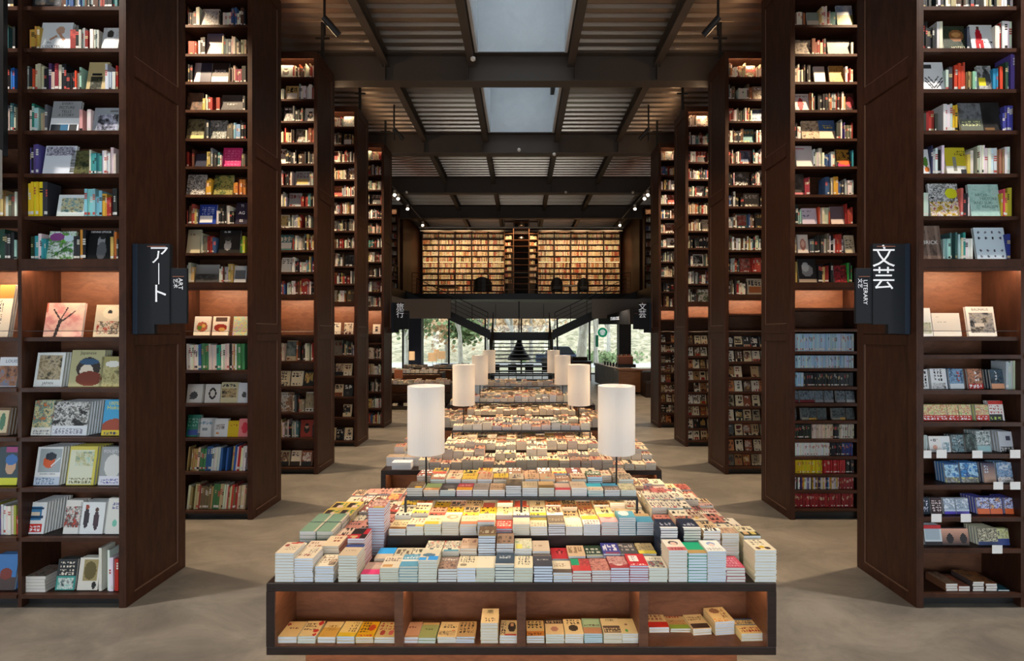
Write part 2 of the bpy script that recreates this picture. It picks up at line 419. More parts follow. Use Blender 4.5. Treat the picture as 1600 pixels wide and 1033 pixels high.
def rndart(rg, pal, style='jp'):
    c = rg.choice(pal); d = rg.choice(['2a2420', '33302c', '222', '5a2a20', '702a24', '3a3a44']) if sum(h3(c)) > .5 else rg.choice(['ddd5c4', 'e8e4da', 'caa860'])
    s = 'B %s;' % c; r = rg.random()
    if style == 'jp':
        if r < .35: s += 'V %.2f .42 %.2f .95 %s 2;' % (rg.uniform(.25, .5), rg.uniform(.7, .9), d)
        elif r < .7: s += 'T .1 %.2f .9 .92 %s 2;' % (rg.uniform(.55, .68), d)
        else: s += 'N .1 .35 .9 .75 %s,%s,%s 4;T .1 .8 .9 .93 %s 1;' % (rg.choice(pal), d, c, d)
        r = rg.random()
        if r < .45: s += 'R 0 0 1 .27 %s;T .08 .05 .92 .22 %s 2;' % (rg.choice(pal+pal+['b85a4c', 'd0b050', 'ece8dc']), rg.choice(['222', 'a02a24', '333']))
        elif r < .7: s += 'E %.2f .3 .16 .12 %s;' % (rg.uniform(.3, .7), rg.choice(['a85a48', 'c09a58', '5a5450', '8a9a84', '8a7a68']))
        else: s += 'T .2 .08 .8 .2 %s 1;' % d
    else:
        if r < .3: s += 'N .06 .22 .94 .95 %s,%s,%s 3;T .1 .06 .8 .16 %s 1;' % (rg.choice(['222', '333', '4a4a44']), rg.choice(pal), rg.choice(['8a8a84', 'aaa', '8a6a4a']), d)
        elif r < .5: s = 'N 0 0 1 1 %s,%s,%s,%s 2.2;T .1 .8 .85 .93 %s 1;' % (rg.choice(['223', '2a2420', '333']), rg.choice(pal), rg.choice(['777', '5a6a4a', '8a5a3a', '9aa']), rg.choice(pal), 'eee')
        elif r < .65: s += 'E .5 .45 .22 .22 %s;E .5 .6 .13 .11 %s;E .5 .7 .14 .08 222;' % (rg.choice(['333', '8a2a24', '55504a']), 'c8a890')
        elif r < .8: s += 'T .12 .6 .88 .9 %s 3;R .12 .12 .88 .5 %s;' % (d, rg.choice(pal))
        else: s += 'T .1 .68 .9 .9 %s 2;T .1 .1 .6 .16 %s 1;' % (d, d)
    return s, h3(c)
def fill_spines(x0, x1, y, z, hmax, pal, where, group, hidden=False, hr=(.58, .9), wr=(.011, .03), uniform=False, lean=0, kindlab='book', rg=random, depth=(.13, .17), rank=1.0, start=1, gap=.03):
    x = x0+.002; i = start-1; run = 0; H0 = hmax*rg.uniform(*hr); col = None
    while True:
        t = rg.uniform(*wr)
        if x+t > x1: break
        i += 1
        if run <= 0:
            col = rg.choice(pal); run = rg.choice([1, 1, 1, 2, 2, 4]) if not uniform else 1; Hr = hmax*rg.uniform(*hr); Wr = t
        if uniform: h = H0*rg.uniform(.985, 1)
        else: h = Hr*rg.uniform(.99, 1.0) if run > 1 else Hr
        if run > 1: t = Wr
        run -= 1
        if x+t > x1: break
        c = h3(col); c = tuple(min(1, q*rg.uniform(.85, 1.12)) for q in c)
        d = rg.choice([(.02, .02, .02), (.5, .1, .08), (.7, .68, .6), c]) if sum(c) > .6 else rg.choice([(.7, .68, .6), (.5, .4, .2), (.6, .1, .08), c])
        a = rg.uniform(.5, .72)
        sp = [(0, .07, c), (.07, .16, rg.choice([d, c, (.75, .73, .68)])), (.16, a, c)]
        u = a; n = rg.choice([0, 2, 3, 3])
        for q in range(n):
            sp += [(u, u+.05, d), (u+.05, u+.075, c)]; u += .075
        sp.append((u, 1, c))
        dp = rg.uniform(*depth); tl = (rg.choice([0, 0, 0, 2, -2]) if not uniform else 0)
        add_book('shelved_book', frame_spine(x, y+dp/2+rg.uniform(0, .012), z+.001+abs(tl)*.0002, lean, 0), dp, h, t, c,
                 '%s %s, {n} spine from left on %s' % (cname(c), kindlab, where), group, sp=sp, hidden=hidden, rank=rank, key=('s', where))
        x += t+.0008
        if lean: x += .0015
        if not uniform and rg.random() < gap: x += rg.uniform(.02, .06)
    return i
# ------------------------------------------------------------------ the hall
fl = B(-9.6, 9.6, -4, 31, -.1, 0).build('floor', M['floor']); struct(fl)
struct(MB().box(-9.8, -9.6, 4.2, 31, 0, 8.6).box(-9.8, -9.6, -4, 4.2, 2.4, 8.6).box(-9.8, -9.6, -4, -1, 0, 2.4).build('wall_left', M['darkwall']))
struct(MB().box(9.6, 9.8, 4.2, 31, 0, 8.6).box(9.6, 9.8, -4, 4.2, 2.4, 8.6).box(9.6, 9.8, -4, -1, 0, 2.4).build('wall_right', M['darkwall']))
struct(MB().box(-9.6, 9.6, -4.2, -4, 3.3, 8.6).box(-9.6, -7, -4.2, -4, 0, 3.3).box(7, 9.6, -4.2, -4, 0, 3.3).build('wall_front', M['darkwall']))
struct(B(-9.6, 9.6, 28.35, 28.6, 4.1, 8.6).build('wall_back', M['darkwall']))
ZD = 8.27                                               # underside of the roof deck
# beam rows measured on the photograph: every second bookcase
BEAMS = [10.71, 14.95, 19.19, 23.43]
def wide_beam(y, z0, h, fw=.30, tw=.022, x=9.6):
    m = MB()
    m.box(-x, x, y-fw/2, y+fw/2, z0, z0+tw); m.box(-x, x, y-fw/2, y+fw/2, z0+h-tw, z0+h)
    m.box(-x, x, y-.01, y+.01, z0+tw, z0+h-tw)
    for xx in (-7.4, -5.1, -2.84, -1.12, 1.12, 2.84, 5.1, 7.4):
        m.box(xx-.008, xx+.008, y-fw/2+.02, y+fw/2-.02, z0+tw, z0+h-tw)
    return struct(m.build('ceiling_beam', M['beam']))
for y in [2.2, 6.47]+BEAMS: wide_beam(y, 7.67, .60)
def long_beam(x, ya, yb):
    m = MB(); z = 8.02; w = .075
    m.box(x-w, x+w, ya, yb, z, z+.014); m.box(x-w, x+w, ya, yb, z+.236, z+.25); m.box(x-.006, x+.006, ya, yb, z+.014, z+.236)
    return struct(m.build('ceiling_beam', M['beam']))
YB = [-4, 2.2, 6.47]+BEAMS+[28.3]
for i in range(len(YB)-1):
    ya, yb = YB[i]+.016, YB[i+1]-.016
    for x in (-7.4, -5.1, -2.84, -1.04, 1.04, 2.84, 5.1, 7.4): long_beam(x, ya, yb)
# corrugated deck, one sheet run per structural bay, left open over the skylight
def deck(xa, xb, ya, yb):
    m = MB(); p = .27; y = ya
    while y < yb-.01:
        q = [(0, 0), (.09, 0), (.115, .075), (.22, .075), (.245, 0), (.27, 0)]
        for (a, za), (b, zb) in zip(q, q[1:]):
            y0, y1 = y+a, min(y+b, yb)
            if y0 >= yb: break
            m.face([(xa, y0, ZD+za), (xb, y0, ZD+za), (xb, y1, ZD+zb), (xa, y1, ZD+zb)][::-1])
        for xx in (): pass
        y += p
    m.box(xa, xb, ya, yb, ZD+.09, ZD+.13)
    return struct(m.build('ceiling', M['deck']))
SKY = (-4, 14.95)
for i in range(len(YB)-1):
    ya, yb = YB[i], YB[i+1]
    if yb <= SKY[1]+.01:
        deck(-9.6, -.90, ya, yb); deck(.90, 9.6, ya, yb)
    else: deck(-9.6, 9.6, ya, yb)
# skylight shafts between the beams
for i in range(len(YB)-1):
    ya, yb = YB[i], YB[i+1]
    if yb > SKY[1]+.01: continue
    m = MB(); z0, z1 = ZD-.02, 10.5
    m.box(-.96, -.90, ya, yb, z0, z1); m.box(.90, .96, ya, yb, z0, z1); m.box(-.9, .9, yb-.10, yb, z0, z1); m.box(-.9, .9, ya, ya+.1, z0, z1)
    o = m.build('ceiling_skylight_shaft', M['plaster']); struct(o)
    g = B(-.9, .9, ya+.1, yb-.1, 10.3, 10.312).build('window_%d' % (i+1), M['glass']); struct(g)
    if i: struct(B(.80, .90, yb-2.6, yb-.9, 9.0, 9.4).build('trim_%d' % (20+i), M['steel']))

# ---------------- tall bookcases
UP = [3.065, 3.47, 3.85, 4.235, 4.605, 4.97, 5.345, 5.713, 6.08, 6.46, 6.84]
LOWL = [.10, .607, 1.047, 1.495, 1.935, 2.385]
LOW = {(-1, 0): LOWL, (-1, 1): LOWL, (-1, 2): LOWL, (-1, 3): LOWL, (-1, 4): [.08, .49, .91, 1.34, 1.747, 2.155, 2.385],
       (1, 0): [.11, .505, .786, 1.07, 1.345, 1.63, 1.915, 2.23, 2.39], (1, 1): [.126, .363, .572, .806, 1.03, 1.273, 1.50, 1.716, 1.957, 2.18, 2.475, 2.75]}
LOWR = [.11, .367, .637, .89, 1.147, 1.40, 1.65, 1.92, 2.175, 2.465, 2.75]
SIDE = {-1: 'left', 1: 'right'}
CASES = {}
def bookcase(s, k):
    y = T0+PITCH*k; yb = y+TD; nb = 2; bw = .875; top = 7.28
    t = thing('bookcase', '%s tall walnut bookcase counted from the front, %s side of the aisle' % (ORD[k+1], SIDE[s]), 'bookcase', (s*3.55, y, 0), 'tall bookcases lining the aisle')
    X = lambda a: s*a
    # end panel with raised stiles and rails
    m = B(X(3.525), X(3.57), y, yb, 0, top)
    ep = m.build('end_panel', M['wood'], t)
    for nm, (a, b, c, d) in (('stile', (y, y+.10, 0, top)), ('stile', (yb-.10, yb, 0, top)), ('rail', (y+.1, yb-.1, 0, .09)), ('rail', (y+.1, yb-.1, 2.33, 2.425)),
                            ('rail', (y+.1, yb-.1, 2.435, 2.56)), ('rail', (y+.1, yb-.1, 4.777, 4.95)), ('rail', (y+.1, yb-.1, 7.1, top))):
        B(X(3.507), X(3.5249), a, b, c, d).build('panel_'+nm, M['wood'], ep, bevel=.003)
    for (c, d) in ((.09, 2.33), (2.56, 4.777), (4.95, 7.1)):       # slim moulding inside each frame, highlight painted lighter on two strips
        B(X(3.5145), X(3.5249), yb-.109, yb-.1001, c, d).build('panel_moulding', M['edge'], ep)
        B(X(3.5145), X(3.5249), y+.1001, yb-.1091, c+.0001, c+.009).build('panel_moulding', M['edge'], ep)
        B(X(3.5165), X(3.5249), y+.1001, yb-.1091, d-.009, d-.0001).build('panel_moulding', M['wood'], ep)
    xo = 3.57+nb*(bw+.035)
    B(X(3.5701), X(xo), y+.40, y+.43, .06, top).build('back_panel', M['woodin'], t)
    B(X(3.5701), X(xo), y+.43, yb, 0, top).build('rear_case', M['wood'], t)
    B(X(3.5701), X(xo), y+.08, y+.399, 0, .078).build('plinth', M['black'], t)
    for b in range(nb):
        a = 3.5701+b*(bw+.035); e = a+bw-.0002
        B(X(e+.0002), X(e+.035), y+.012, y+.40, 0, top).build('divider', M['wood'], t)
        for z in LOW.get((s, k), LOWR)+UP:
            lo = z < 2.3
            if z == UP[0]:
                B(X(a), X(e), y+.004, y+.399, 3.03, 3.10).build('cornice_shelf', M['wood'], t)
                if b < 2: B(X(a+.01), X(e-.01), y+.045, y+.06, 3.0195, 3.0295).build('light_strip', M['led'], t); B(X(a), X(e), y+.006, y+.018, 2.995, 3.0299).build('front_lip', M['wood'], t)
            else:
                B(X(a), X(e), y+(.0 if lo else .03), y+.399, z-.017, z+.017).build('shelf', M['wood'], t)
        B(X(a), X(e), y+.004, y+.399, 7.20, 7.28).build('shelf', M['wood'], t)
        if k >= 1 : B(X(a+.01), X(e-.01), y+.045, y+.06, 7.1895, 7.1995).build('light_strip', M['led'], t); B(X(a), X(e), y+.006, y+.018, 7.165, 7.1999).build('front_lip', M['wood'], t)
    # thin retaining rod in front of the display niche, hanger bracket on top
    MB().tube((X(3.5701), y+.03, 2.46), (X(xo), y+.03, 2.46), .003, n=6).build('retaining_rod', M['wire'], t)
    MB().box(X(3.53), X(3.62), y+.3, y+.5, 7.2801, 7.33).box(X(3.55), X(3.60), y+.38, y+.42, 7.33, 8.02).box(X(3.45), X(3.70), y+.39, y+.41, 7.72, 7.75).build('top_bracket', M['black'], t)
    MB().tube((X(4.2), y+.62, 7.2801), (X(4.2), y+.62, 7.34), .05, n=10).build('added_uplight', M['black'], t)  # added fixture for the spot that brightens the deck
    CASES[s, k] = t
    return t
for k in range(5):
    for s in (-1, 1): bookcase(s, k)

# signs on the end panels
def hang_sign(s, y, word, sub1, sub2, label, faint=False):
    x0 = 3.507; t = thing('hanging_sign', label, 'sign', (s*x0, y, 2.8)); X = lambda a: s*a
    B(X(3.455), X(3.50), y-.024, y+.024, 2.43, 3.247).build('spine_block', M['signedge'], t, bevel=.004)
    MB().box(X(3.166), X(3.4549), y-.02, y+.02, 2.519, 3.245).box(X(3.304), X(3.4549), y-.02, y+.02, 2.435, 2.519).build('main_board', M['sign'], t)
    B(X(3.016), X(3.1659), y-.014, y+.014, 2.527, 3.026).build('side_board', M['sign'], t, bevel=.003)
    for z in (3.20, 2.48): MB().tube((X(3.507), y, z), (X(3.50), y, z), .012, n=8).build('wall_bracket', M['black'], t)
    B(X(3.20), X(3.365), y-.024, y-.0205, 3.218, 3.224).build('copper_line', M['copper'], t)
    B(X(3.04), X(3.14), y-.018, y-.0145, 2.948, 2.953).build('copper_line', M['copper'], t)
    R = Matrix.Rotation(math.pi/2, 4, 'X'); o_ = Vector((s*x0, y, 2.8)); three = len(word) == 3
    lettering(word, .19 if three else .215, Matrix.Translation(Vector((s*3.262, y-.0215, 2.96 if three else 3.02))-o_) @ R, M['letter'], t, vertical=True)
    if sub1:
        def rot(xa, za): return Matrix.Translation(Vector((xa, y-.0155, za))-o_) @ R @ Matrix.Rotation(-math.pi/2, 4, 'Z')
        lettering(sub1, .056 if three else .052, rot(-3.072 if three else 3.100, 2.885 if three else 2.81), M['letter'], t)
        lettering(sub2, .045, rot(-3.118 if three else 3.052, 2.89), M['letter'], t)
hang_sign(-1, 4.60, '\u30a2\u30fc\u30c8'.replace('\u30fc', '\uff5c'), 'ART', '\u827a\u672f', 'dark blue-black stepped sign reading ART in white, on the nearest left end panel')
hang_sign(1, 4.60, '\u6587\u82b8', 'LITERARY', '\u6587\u827a', 'dark stepped sign reading LITERARY in white, on the nearest right end panel')
hang_sign(-1, 13.72, '\u65c5\u884c', None, None, 'small dark stepped sign with two white characters beyond the last left bookcase')
hang_sign(1, 13.72, '\u6587\u82b8', None, None, 'small dark stepped sign with two white characters beyond the last right bookcase')

# ---------------- books on the tall bookcases
def shelf_name(s, k, z):
    L = LOW.get((s, k), LOWR)
    L = sorted(L+UP); return '%s shelf up, %s %s bookcase' % (nth(L.index(z)+1), ORD[k+1] if k else 'nearest', SIDE[s])
NF = {}
def F(s, k, z, a, b, top, art, desc, copies=1, texts=(), lean=9, dy=.0, px_=True, t=.022, rank=1.0, sidepx=0):
    """face-out book between photograph columns a..b, top edge at row top"""
    Y = T0+PITCH*k+.075+dy
    x0, x1 = px(a, Y), px(b, Y); w = x1-x0; zt = z+(.035 if z == UP[0] else .018)
    h = (pz(top, Y+.03)-zt)/math.cos(math.radians(lean)); h = max(.08, h)
    g = 'face-out books on tall bookcases'
    for c in range(copies):
        add_book('display_book', frame_face((x0+x1)/2+c*.005*(0 if not sidepx else -s), Y+.02+c*(t+.002), zt+.001, lean), w, h, t, h3(art.split(';')[0].split()[-1]) if art[0] == 'B' else (.7, .7, .68),
                 ('%s on %s' % (desc, shelf_name(s, k, z))) if c == 0 else '%s copy behind %s on %s' % (nth(c), desc.replace(' book', '').replace('black and white', 'greyscale'), shelf_name(s, k, z).replace(' bookcase', ' case')), g,
                 art=art if c == 0 else None, texts=texts if c == 0 else (), rank=rank if c == 0 else .12)
def SP(s, k, z, a, b, pal, hf=(.5, .8), hidden=False, start=1, **kw):
    Y = T0+PITCH*k+.06; zt = z+(.035 if z == UP[0] else .018); L = sorted(LOW.get((s, k), LOWR)+UP)+[7.2]
    hmax = L[L.index(z)+1]-.017-zt
    return fill_spines(px(a, Y), px(b, Y), Y, zt, hmax, pal, shelf_name(s, k, z), 'upright books on tall bookcases', hidden=hidden, hr=hf, start=start, rg=RG, rank=.8, **kw)
RG = random.Random(11)
U = UP
# nearest left bookcase: (shelf z, [face-out books], [spine runs])
DATA = []
def row(s, k, z, faces, runs): DATA.append((s, k, z, faces, runs))
row(-1, 0, U[6], [(50, 95, -22, 'B 1a1c20;N .1 .2 .9 .9 334,666,a86 3', 'black photo book')], [(95, 185, P_ART)])
row(-1, 0, U[5], [(60, 109, 35, 'B e4e8ea;E .62 .72 .14 .14 c9a088;L .6 .6 .75 .4 c8967a .06;L .5 .5 .35 .4 b88a70 .05;R .1 .04 .8 .08 c8ccd0', 'white book with bare legs drawing', [('the', .3, .28, .03, '222222', 0), ('COCKTEILU', .45, .13, .036, '1c1c1c', 0)]),
                 (158, 184, 44, 'B c8c8c4;N 0 .5 1 1 999,ccc,bbb 3;E .45 .72 .2 .17 3a3632;E .45 .3 .42 .28 e8e8e6', 'grey book with portrait of man in white shirt')],
    [(45, 60, ['e4d8b8', 'c89848', 'e8e0d0']), (109, 139, P_ART), (139, 146, ['f0f0ec']), (146, 157, ['d8d8c8', 'c8ccc0'])])
row(-1, 0, U[4], [(134, 166, 97, 'B bca878;R .2 .05 .75 .5 3a3430;N .2 .08 .75 .45 443,221,776 5;R .25 .55 .7 .62 222', 'tan book with dark engraving')],
    [(40, 133, ['23252a', '8a2f3a', 'd85030', '2a2c30', 'e4e6e8', '5a3a6a', '9ac8c4', '333', 'c8c0a0', '8a8c90']), (163, 184, ['c03a34', 'e8e4dc', '2a4a80', 'd0d4d8'])])
row(-1, 0, U[3], [(77, 122, 158, 'B 9a9c9e;R 0 0 1 .45 e8ecef;R .05 .02 .35 .24 333a40;R .38 .02 .65 .24 3a6a8a;R .68 .02 .95 .24 444;', 'grey and white book titled in black capitals',
                  [('EVERY', .5, .92, .036, '2a2a2a', 0), ('PICTURE', .5, .79, .036, '2a2a2a', 0), ('TELLS', .5, .66, .036, '2a2a2a', 0), ('A STORY', .5, .54, .036, '2a2a2a', 0)]),
                 (144, 185, 169, 'B 9aa0a6;N .18 .08 .95 .72 222,889,ccd,333 3;R .6 .84 .9 .9 666', 'grey book with misty photograph')],
    [(45, 62, ['a8d8c8', '2a7a6a', 'e8e0d0']), (62, 77, P_DARK), (122, 134, ['c83a3a', 'e8a0a0', 'e8e4dc']), (134, 144, ['2a2422', 'e4e2dc'])])
row(-1, 0, U[2], [(66, 115, 228, 'B dfe5ee;N .05 .68 .95 .96 445,ccd,556,eef 9', 'white book with grey mosaic band'), (108, 138, 236, 'B 2a3024;N 0 0 1 1 1c2018,3a4430,6a6840,22281c 3', 'dark green landscape book')],
    [(45, 64, ['5a4a8a', '3a6ab0', '2a2a30', 'a83a34', 'e4e4e0']), (138, 184, ['e8e4dc', 'f0eee8', 'a83028', 'e0d8c8', 'c84038', '4a9a98'])])
row(-1, 0, U[1], [(88, 131, 305, 'B dfe8e8;N .15 .2 .95 .85 4a6a68,8aa8a8,d8d0a0,2a3a40 5;R 0 .0 1 .15 c8d4d0', 'pale harbour painting book')],
    [(32, 76, ['3a7ac8', 'e8d030', 'f0f4f8', '4a9a50', '3a3a44', 'e04a30'], (.86, .98)), (131, 174, ['e8d040', 'f0ece0', 'a83a30', 'e8e8e4', '8ac8d0', 'd8a840']), (174, 185, ['3a8ac8', '333'])])
row(-1, 0, U[0], [(72, 114, 362, 'B 5a8a4a;N 0 0 1 1 7ac848,3a6a3a,e8f0f0,48a850 3;E .3 .8 .28 .14 8a4a8a;E .75 .75 .2 .12 c8e0e8;L .2 .1 .8 .5 2a5a30 .03', 'green and violet garden painting book'),
                 (134, 172, 360, 'B 141618;E .55 .6 .16 .2 8a8c90;E .6 .3 .2 .3 5a5c60;E .6 .78 .12 .1 222', 'black book with a seated figure', [('DENNIS STOCK', .5, .93, .026, 'f0f0f0', 0)])],
    [(47, 71, ['3a9aa8', 'e8e4dc', 'a83a34', '2a3a2a', '4a6a3a']), (114, 134, ['1c1e22', '2a2c30', 'c88a3a']), (172, 184, ['c8a860', 'd8783a', '3a3a3a'])])
row(-1, 0, 2.385, [(67, 127, 474, 'B e8b0a0;N 0 0 1 1 d89088,e8b8a8,f0c8b0 3;L .3 0 .4 .5 3a3030 .05;L .4 .5 .2 .8 3a3030 .03;L .38 .4 .75 .75 4a3a38 .03;L .4 .5 .55 .85 4a3a38 .025;R 0 .72 .05 1 c86a58', 'pink book with dark plum tree'),
                  (145, 186, 477, 'B d8c8a8;E .6 .75 .32 .2 e8d8b8;E .55 .78 .1 .05 333;N .1 .1 .95 .5 a83a28,e8d8b8,3a3028,c8a888 5', 'woodblock print warrior book')], [])
row(-1, 0, 1.935, [(52, 96, 552, 'B e8ecea;N .12 .22 .9 .93 3a3a34,9a8a6a,c8b898,55504a 5;', 'white framed picture book', [('JAPAN', .5, .1, .035, '555555', 0)], 7),
                  (106, 158, 548, 'B b8b48a;E .55 .5 .36 .3 3a3230;E .5 .42 .2 .2 e8dcc8;E .6 .22 .4 .2 7a3a28;E .55 .68 .3 .08 3a5a7a', 'sage green book with woodblock woman', [('Japanese', .5, .92, .042, '2a2a24', 0)], 3),
                  (154, 186, 558, 'B a8a068;N 0 0 1 .7 8a7a4a,c8c08a,6a6440 4;E .6 .75 .4 .1 e8e8e0', 'olive landscape book', (), 2)], [])
row(-1, 0, 1.495, [(48, 80, 627, 'B c8c8a0;N 0 .25 1 1 d87a3a,4a8a8a,e8d8a0,5a6a5a 4;R 0 0 1 .22 e8e8e0;T .1 .05 .9 .18 888 2', 'colourful pond painting book', (), 3),
                  (78, 135, 629, 'B e8ecf0;N 0 .3 1 1 222,5a5a58,e8e8e4,3a3a3c,a8a8a0 5;T .08 .06 .9 .2 99a 3', 'black and white photo book with white band', [('The People', .5, .9, .036, 'e8e8ec', 0)], 9),
                  (158, 186, 626, 'B 4aa8d8;E .7 .15 .8 .32 a8503a;R 0 0 1 .16 e8d040;T .1 .03 .9 .13 446 1', 'sky blue book with red mountain', [('100%', .5, .9, .045, 'f0e840', 0), ('Hoku', .5, .78, .05, 'f0e840', 0)], 3)], [])
row(-1, 0, 1.047, [(52, 92, 700, 'B eef0f0;R .12 .35 .95 .95 a8b4b8;E .5 .6 .24 .16 e06030;E .55 .75 .22 .1 2a3440;L .6 .5 .9 .7 e8f0f0 .03;R 0 0 1 .22 c8d4e4;T .1 .04 .8 .18 579 3', 'white book with orange bird head', [('KAORU UEDA', .5, .29, .022, '444a50', 0)], 8),
                  (103, 146, 699, 'B dcd05a;R .06 .04 .9 .9 e4e6cc;N .25 .5 .9 .85 a8d0b8,e0e4d0,c8c890,88a8a0 5;T .1 .06 .9 .2 774 2', 'yellow framed children drawing book', (), 6),
                  (153, 186, 700, 'B a0a4a4;E .6 .5 .4 .3 e0e0dc;R 0 0 1 .25 e8e8f0;T .1 .05 .9 .2 66a 2', 'grey portrait book', [('FOUJITA', .5, .88, .04, 'e8e8ee', 0)], 3)], [])
row(-1, 0, .607, [(33, 68, 786, 'B f0f2f2;R .0 .08 .9 .32 d83028;T .1 .1 .8 .28 fff 1;R .2 .45 .8 .85 4a88b8;R .15 .5 .9 .56 24486a;R .15 .78 .9 .84 24486a;R .3 .58 .7 .7 e8d8c0', 'white book with blue shrine gate', (), 9),
                 (98, 124, 783, 'B e8e6e0;N .05 .2 1 .8 c83a30,e8e4dc,3a3a3a,d85040 4', 'white book with red bridge drawing', (), 3),
                 (121, 160, 786, 'B eef2f2;E .28 .5 .11 .32 38343a;E .68 .42 .11 .3 4a3a40;E .28 .85 .07 .07 a84a34;E .68 .76 .07 .06 5a4034', 'white book with two girls', (), 5),
                 (164, 186, 780, 'B e8e8e0;E .6 .3 .16 .1 7ac8b0;T .3 .7 .95 .9 88a 2', 'plain white book with green mark', (), 2)], [(22, 33, ['c04038', 'd85a48'], (.4, .45))])
row(-1, 0, .10, [(86, 116, 875, 'B 2a2e30;R 0 0 1 .45 3a9a90;T .15 .5 .85 .95 e8e0d0 3;N .1 .05 .9 .4 3aa89a,e8f0e8,2a4a4a 5', 'black and teal ship book', (), 3),
                (120, 152, 873, 'B e8e4d8;R .25 .3 .9 .95 a89868;E .55 .6 .3 .28 6a6038;E .8 .15 .1 .12 222', 'cream book with olive painting', (), 3)],
    [(32, 42, ['3a3c38', '1c2a20'], (.8, .95)), (153, 178, ['e8ecec', 'b8a070', 'e8e8e4', 'a8342c'], (.62, .82)), (178, 185, ['c03028'], (.6, .62))])
# second bay of the nearest left bookcase
for z, c in ((U[6], P_ART), (U[5], P_ART), (U[4], ['2a5ab0', '3a7ac8', 'b8382e', '222']), (U[3], P_ART), (U[1], P_ART), (U[0], ['a8c0b8', 'c83a30', '2a4a3a', '333'])):
    row(-1, 0, z, [], [(-60, 25, c)])
row(-1, 0, 2.385+0, [(-12, 12, 445, 'B e8dcc4;R 0 .74 1 1 b07a3a;V .2 .2 .5 .7 333 1', 'tall cream slipcase', (), 2)], [])
row(-1, 0, 1.935+0, [(-6, 25, 559, 'B e4e6ea;R .05 .05 1 .7 6a5a5a;N .05 .05 1 .7 3a3440,a8724a,6a88a8 3;', 'white book with red stone buildings', [('LOUIS', .6, .86, .04, '3a4a6a', 0)], 2)], [])
row(-1, 0, 1.495+0, [(-10, 12, 638, 'B 6a4a28;R .1 .1 .9 .9 d8c8a0;E .5 .5 .2 .3 4a7a5a', 'brown framed picture book', (), 5)], [])
row(-1, 0, 1.047+0, [(-8, 26, 700, 'B 1c3a44;E .6 .5 .24 .22 c8a080;E .6 .66 .28 .14 2a6ab0;R .3 .86 1 1 a03a78;R 0 0 1 .2 d8d820', 'dark book with girl in blue headscarf', (), 3)], [])
row(-1, 0, .607+0, [], [(-20, 24, ['e8ecf0', '5a4a9a', 'c85a48', 'e8e4dc', 'a8b040'], (.6, .7))])
row(-1, 0, .10+0, [(-10, 22, 868, 'B 3a78b8;R 0 0 1 .35 4a3a38;E .5 .45 .3 .16 7a3028', 'blue book with dark temple', (), 3)], [])
# nearest right bookcase
row(1, 0, U[6], [], [(1443, 1585, P_DARK+['e8e4dc'])])
row(1, 0, U[5], [(1476, 1511, 41, 'B 22281f;N 0 0 1 1 1c201a,3a4432,22261e 4;E .6 .6 .34 .24 8a5a34;E .6 .64 .2 .1 c89058', 'dark green book with copper bowl', [('HOTELS', .62, .1, .035, 'e0d8b0', 0)]),
                 (1519, 1555, 39, 'B dcdcdc;E .36 .55 .13 .3 b81c28;R .2 .05 .34 .4 b01a24;R .42 .05 .54 .4 b01a24;E .36 .88 .07 .07 5a3a30;T .6 .3 .95 .36 444 1', 'white book with figure in red suit')],
    [(1443, 1466, ['2a6aa8', '222428', '1c1e20', '2a2a2c']), (1465, 1475, ['e8e4d0']), (1512, 1519, ['2a3444', '8a8c90']), (1555, 1566, ['a83028', 'e8e4dc']), (1566, 1585, ['e8e4e0', 'f0ece8'])])
row(1, 0, U[4], [(1443, 1478, 97, 'B e8eaec;R .12 .08 .92 .5 e8eaec;L .15 .45 .5 .1 333 .03;L .5 .1 .9 .45 333 .03;L .15 .33 .4 .1 333 .03;L .62 .1 .9 .33 333 .03;L .3 .48 .5 .28 333 .03;L .5 .28 .72 .48 333 .03;R .05 .8 .5 .93 3a3a3a', 'white book with zigzag square'),
                 (1531, 1553, 103, 'B 9a9a98;N 0 0 1 1 777,bbb,555 3;E .6 .5 .3 .3 4a4a4c;E .6 .78 .12 .1 333;R 0 .2 .5 .5 d8c830', 'grey photograph book with yellow patch')],
    [(1478, 1491, ['e0e0e0', 'c8ccd0', '444']), (1492, 1511, ['d04a30']), (1511, 1531, ['8a7040', '8ab8a8', 'a89060', '2a6a60']), (1553, 1562, ['3a90c8']), (1562, 1571, ['d04a34']), (1571, 1580, ['3a5a4a', '6a7a70']), (1580, 1594, ['6a58a0'], (.97, 1.1))])
row(1, 0, U[3], [(1502, 1537, 161, 'B 55585c;R 0 0 1 .45 6c7062;N 0 .45 1 1 33363a,7a7c80,444 2;T .1 .22 .9 .4 d8d8a0 2', 'grey book with olive title block'),
                 (1537, 1567, 160, 'B 262423;N 0 .1 1 .9 1e1c1c,2e2b2a 2;R .1 .08 .6 .14 7a5a3a', 'plain black square book')],
    [(1443, 1474, ['a83a34', 'b8a848', '3a3a34', '2a2c24', 'c8b84a', '8a2a2a']), (1474, 1490, ['e0e4e8', 'c8ccd4'], (.72, .84)), (1490, 1500, ['d8b830']), (1567, 1585, ['3a3a8a', '4a4aa0', 'e0e0ec'])])
row(1, 0, U[2], [(1480, 1512, 231, 'B c8b82e;R .0 0 1 .3 e0e0d8;R .35 .15 .5 .65 8a8a7a;R .7 .06 .95 .2 3a3c40;T .5 .7 .95 .92 4a4420 2', 'yellow book with bottle drawing'), (1443, 1456, 234, 'B e8eaec;E .4 .5 .3 .2 5a8a3a;E .5 .2 .3 .1 d87a3a', 'white recipe book')],
    [(1456, 1479, ['3a3a5a', 'c8d0d4', '222', '2a3a5a', 'a8c0c0', 'e0e4e8']), (1513, 1527, ['d8d060', 'c83040', 'e8e4d8']), (1527, 1583, ['e8e8e4', 'f0eeea', '9aa098', 'c8b8a0', 'e4e6e8', 'a87a60', '4a7ac0'])])
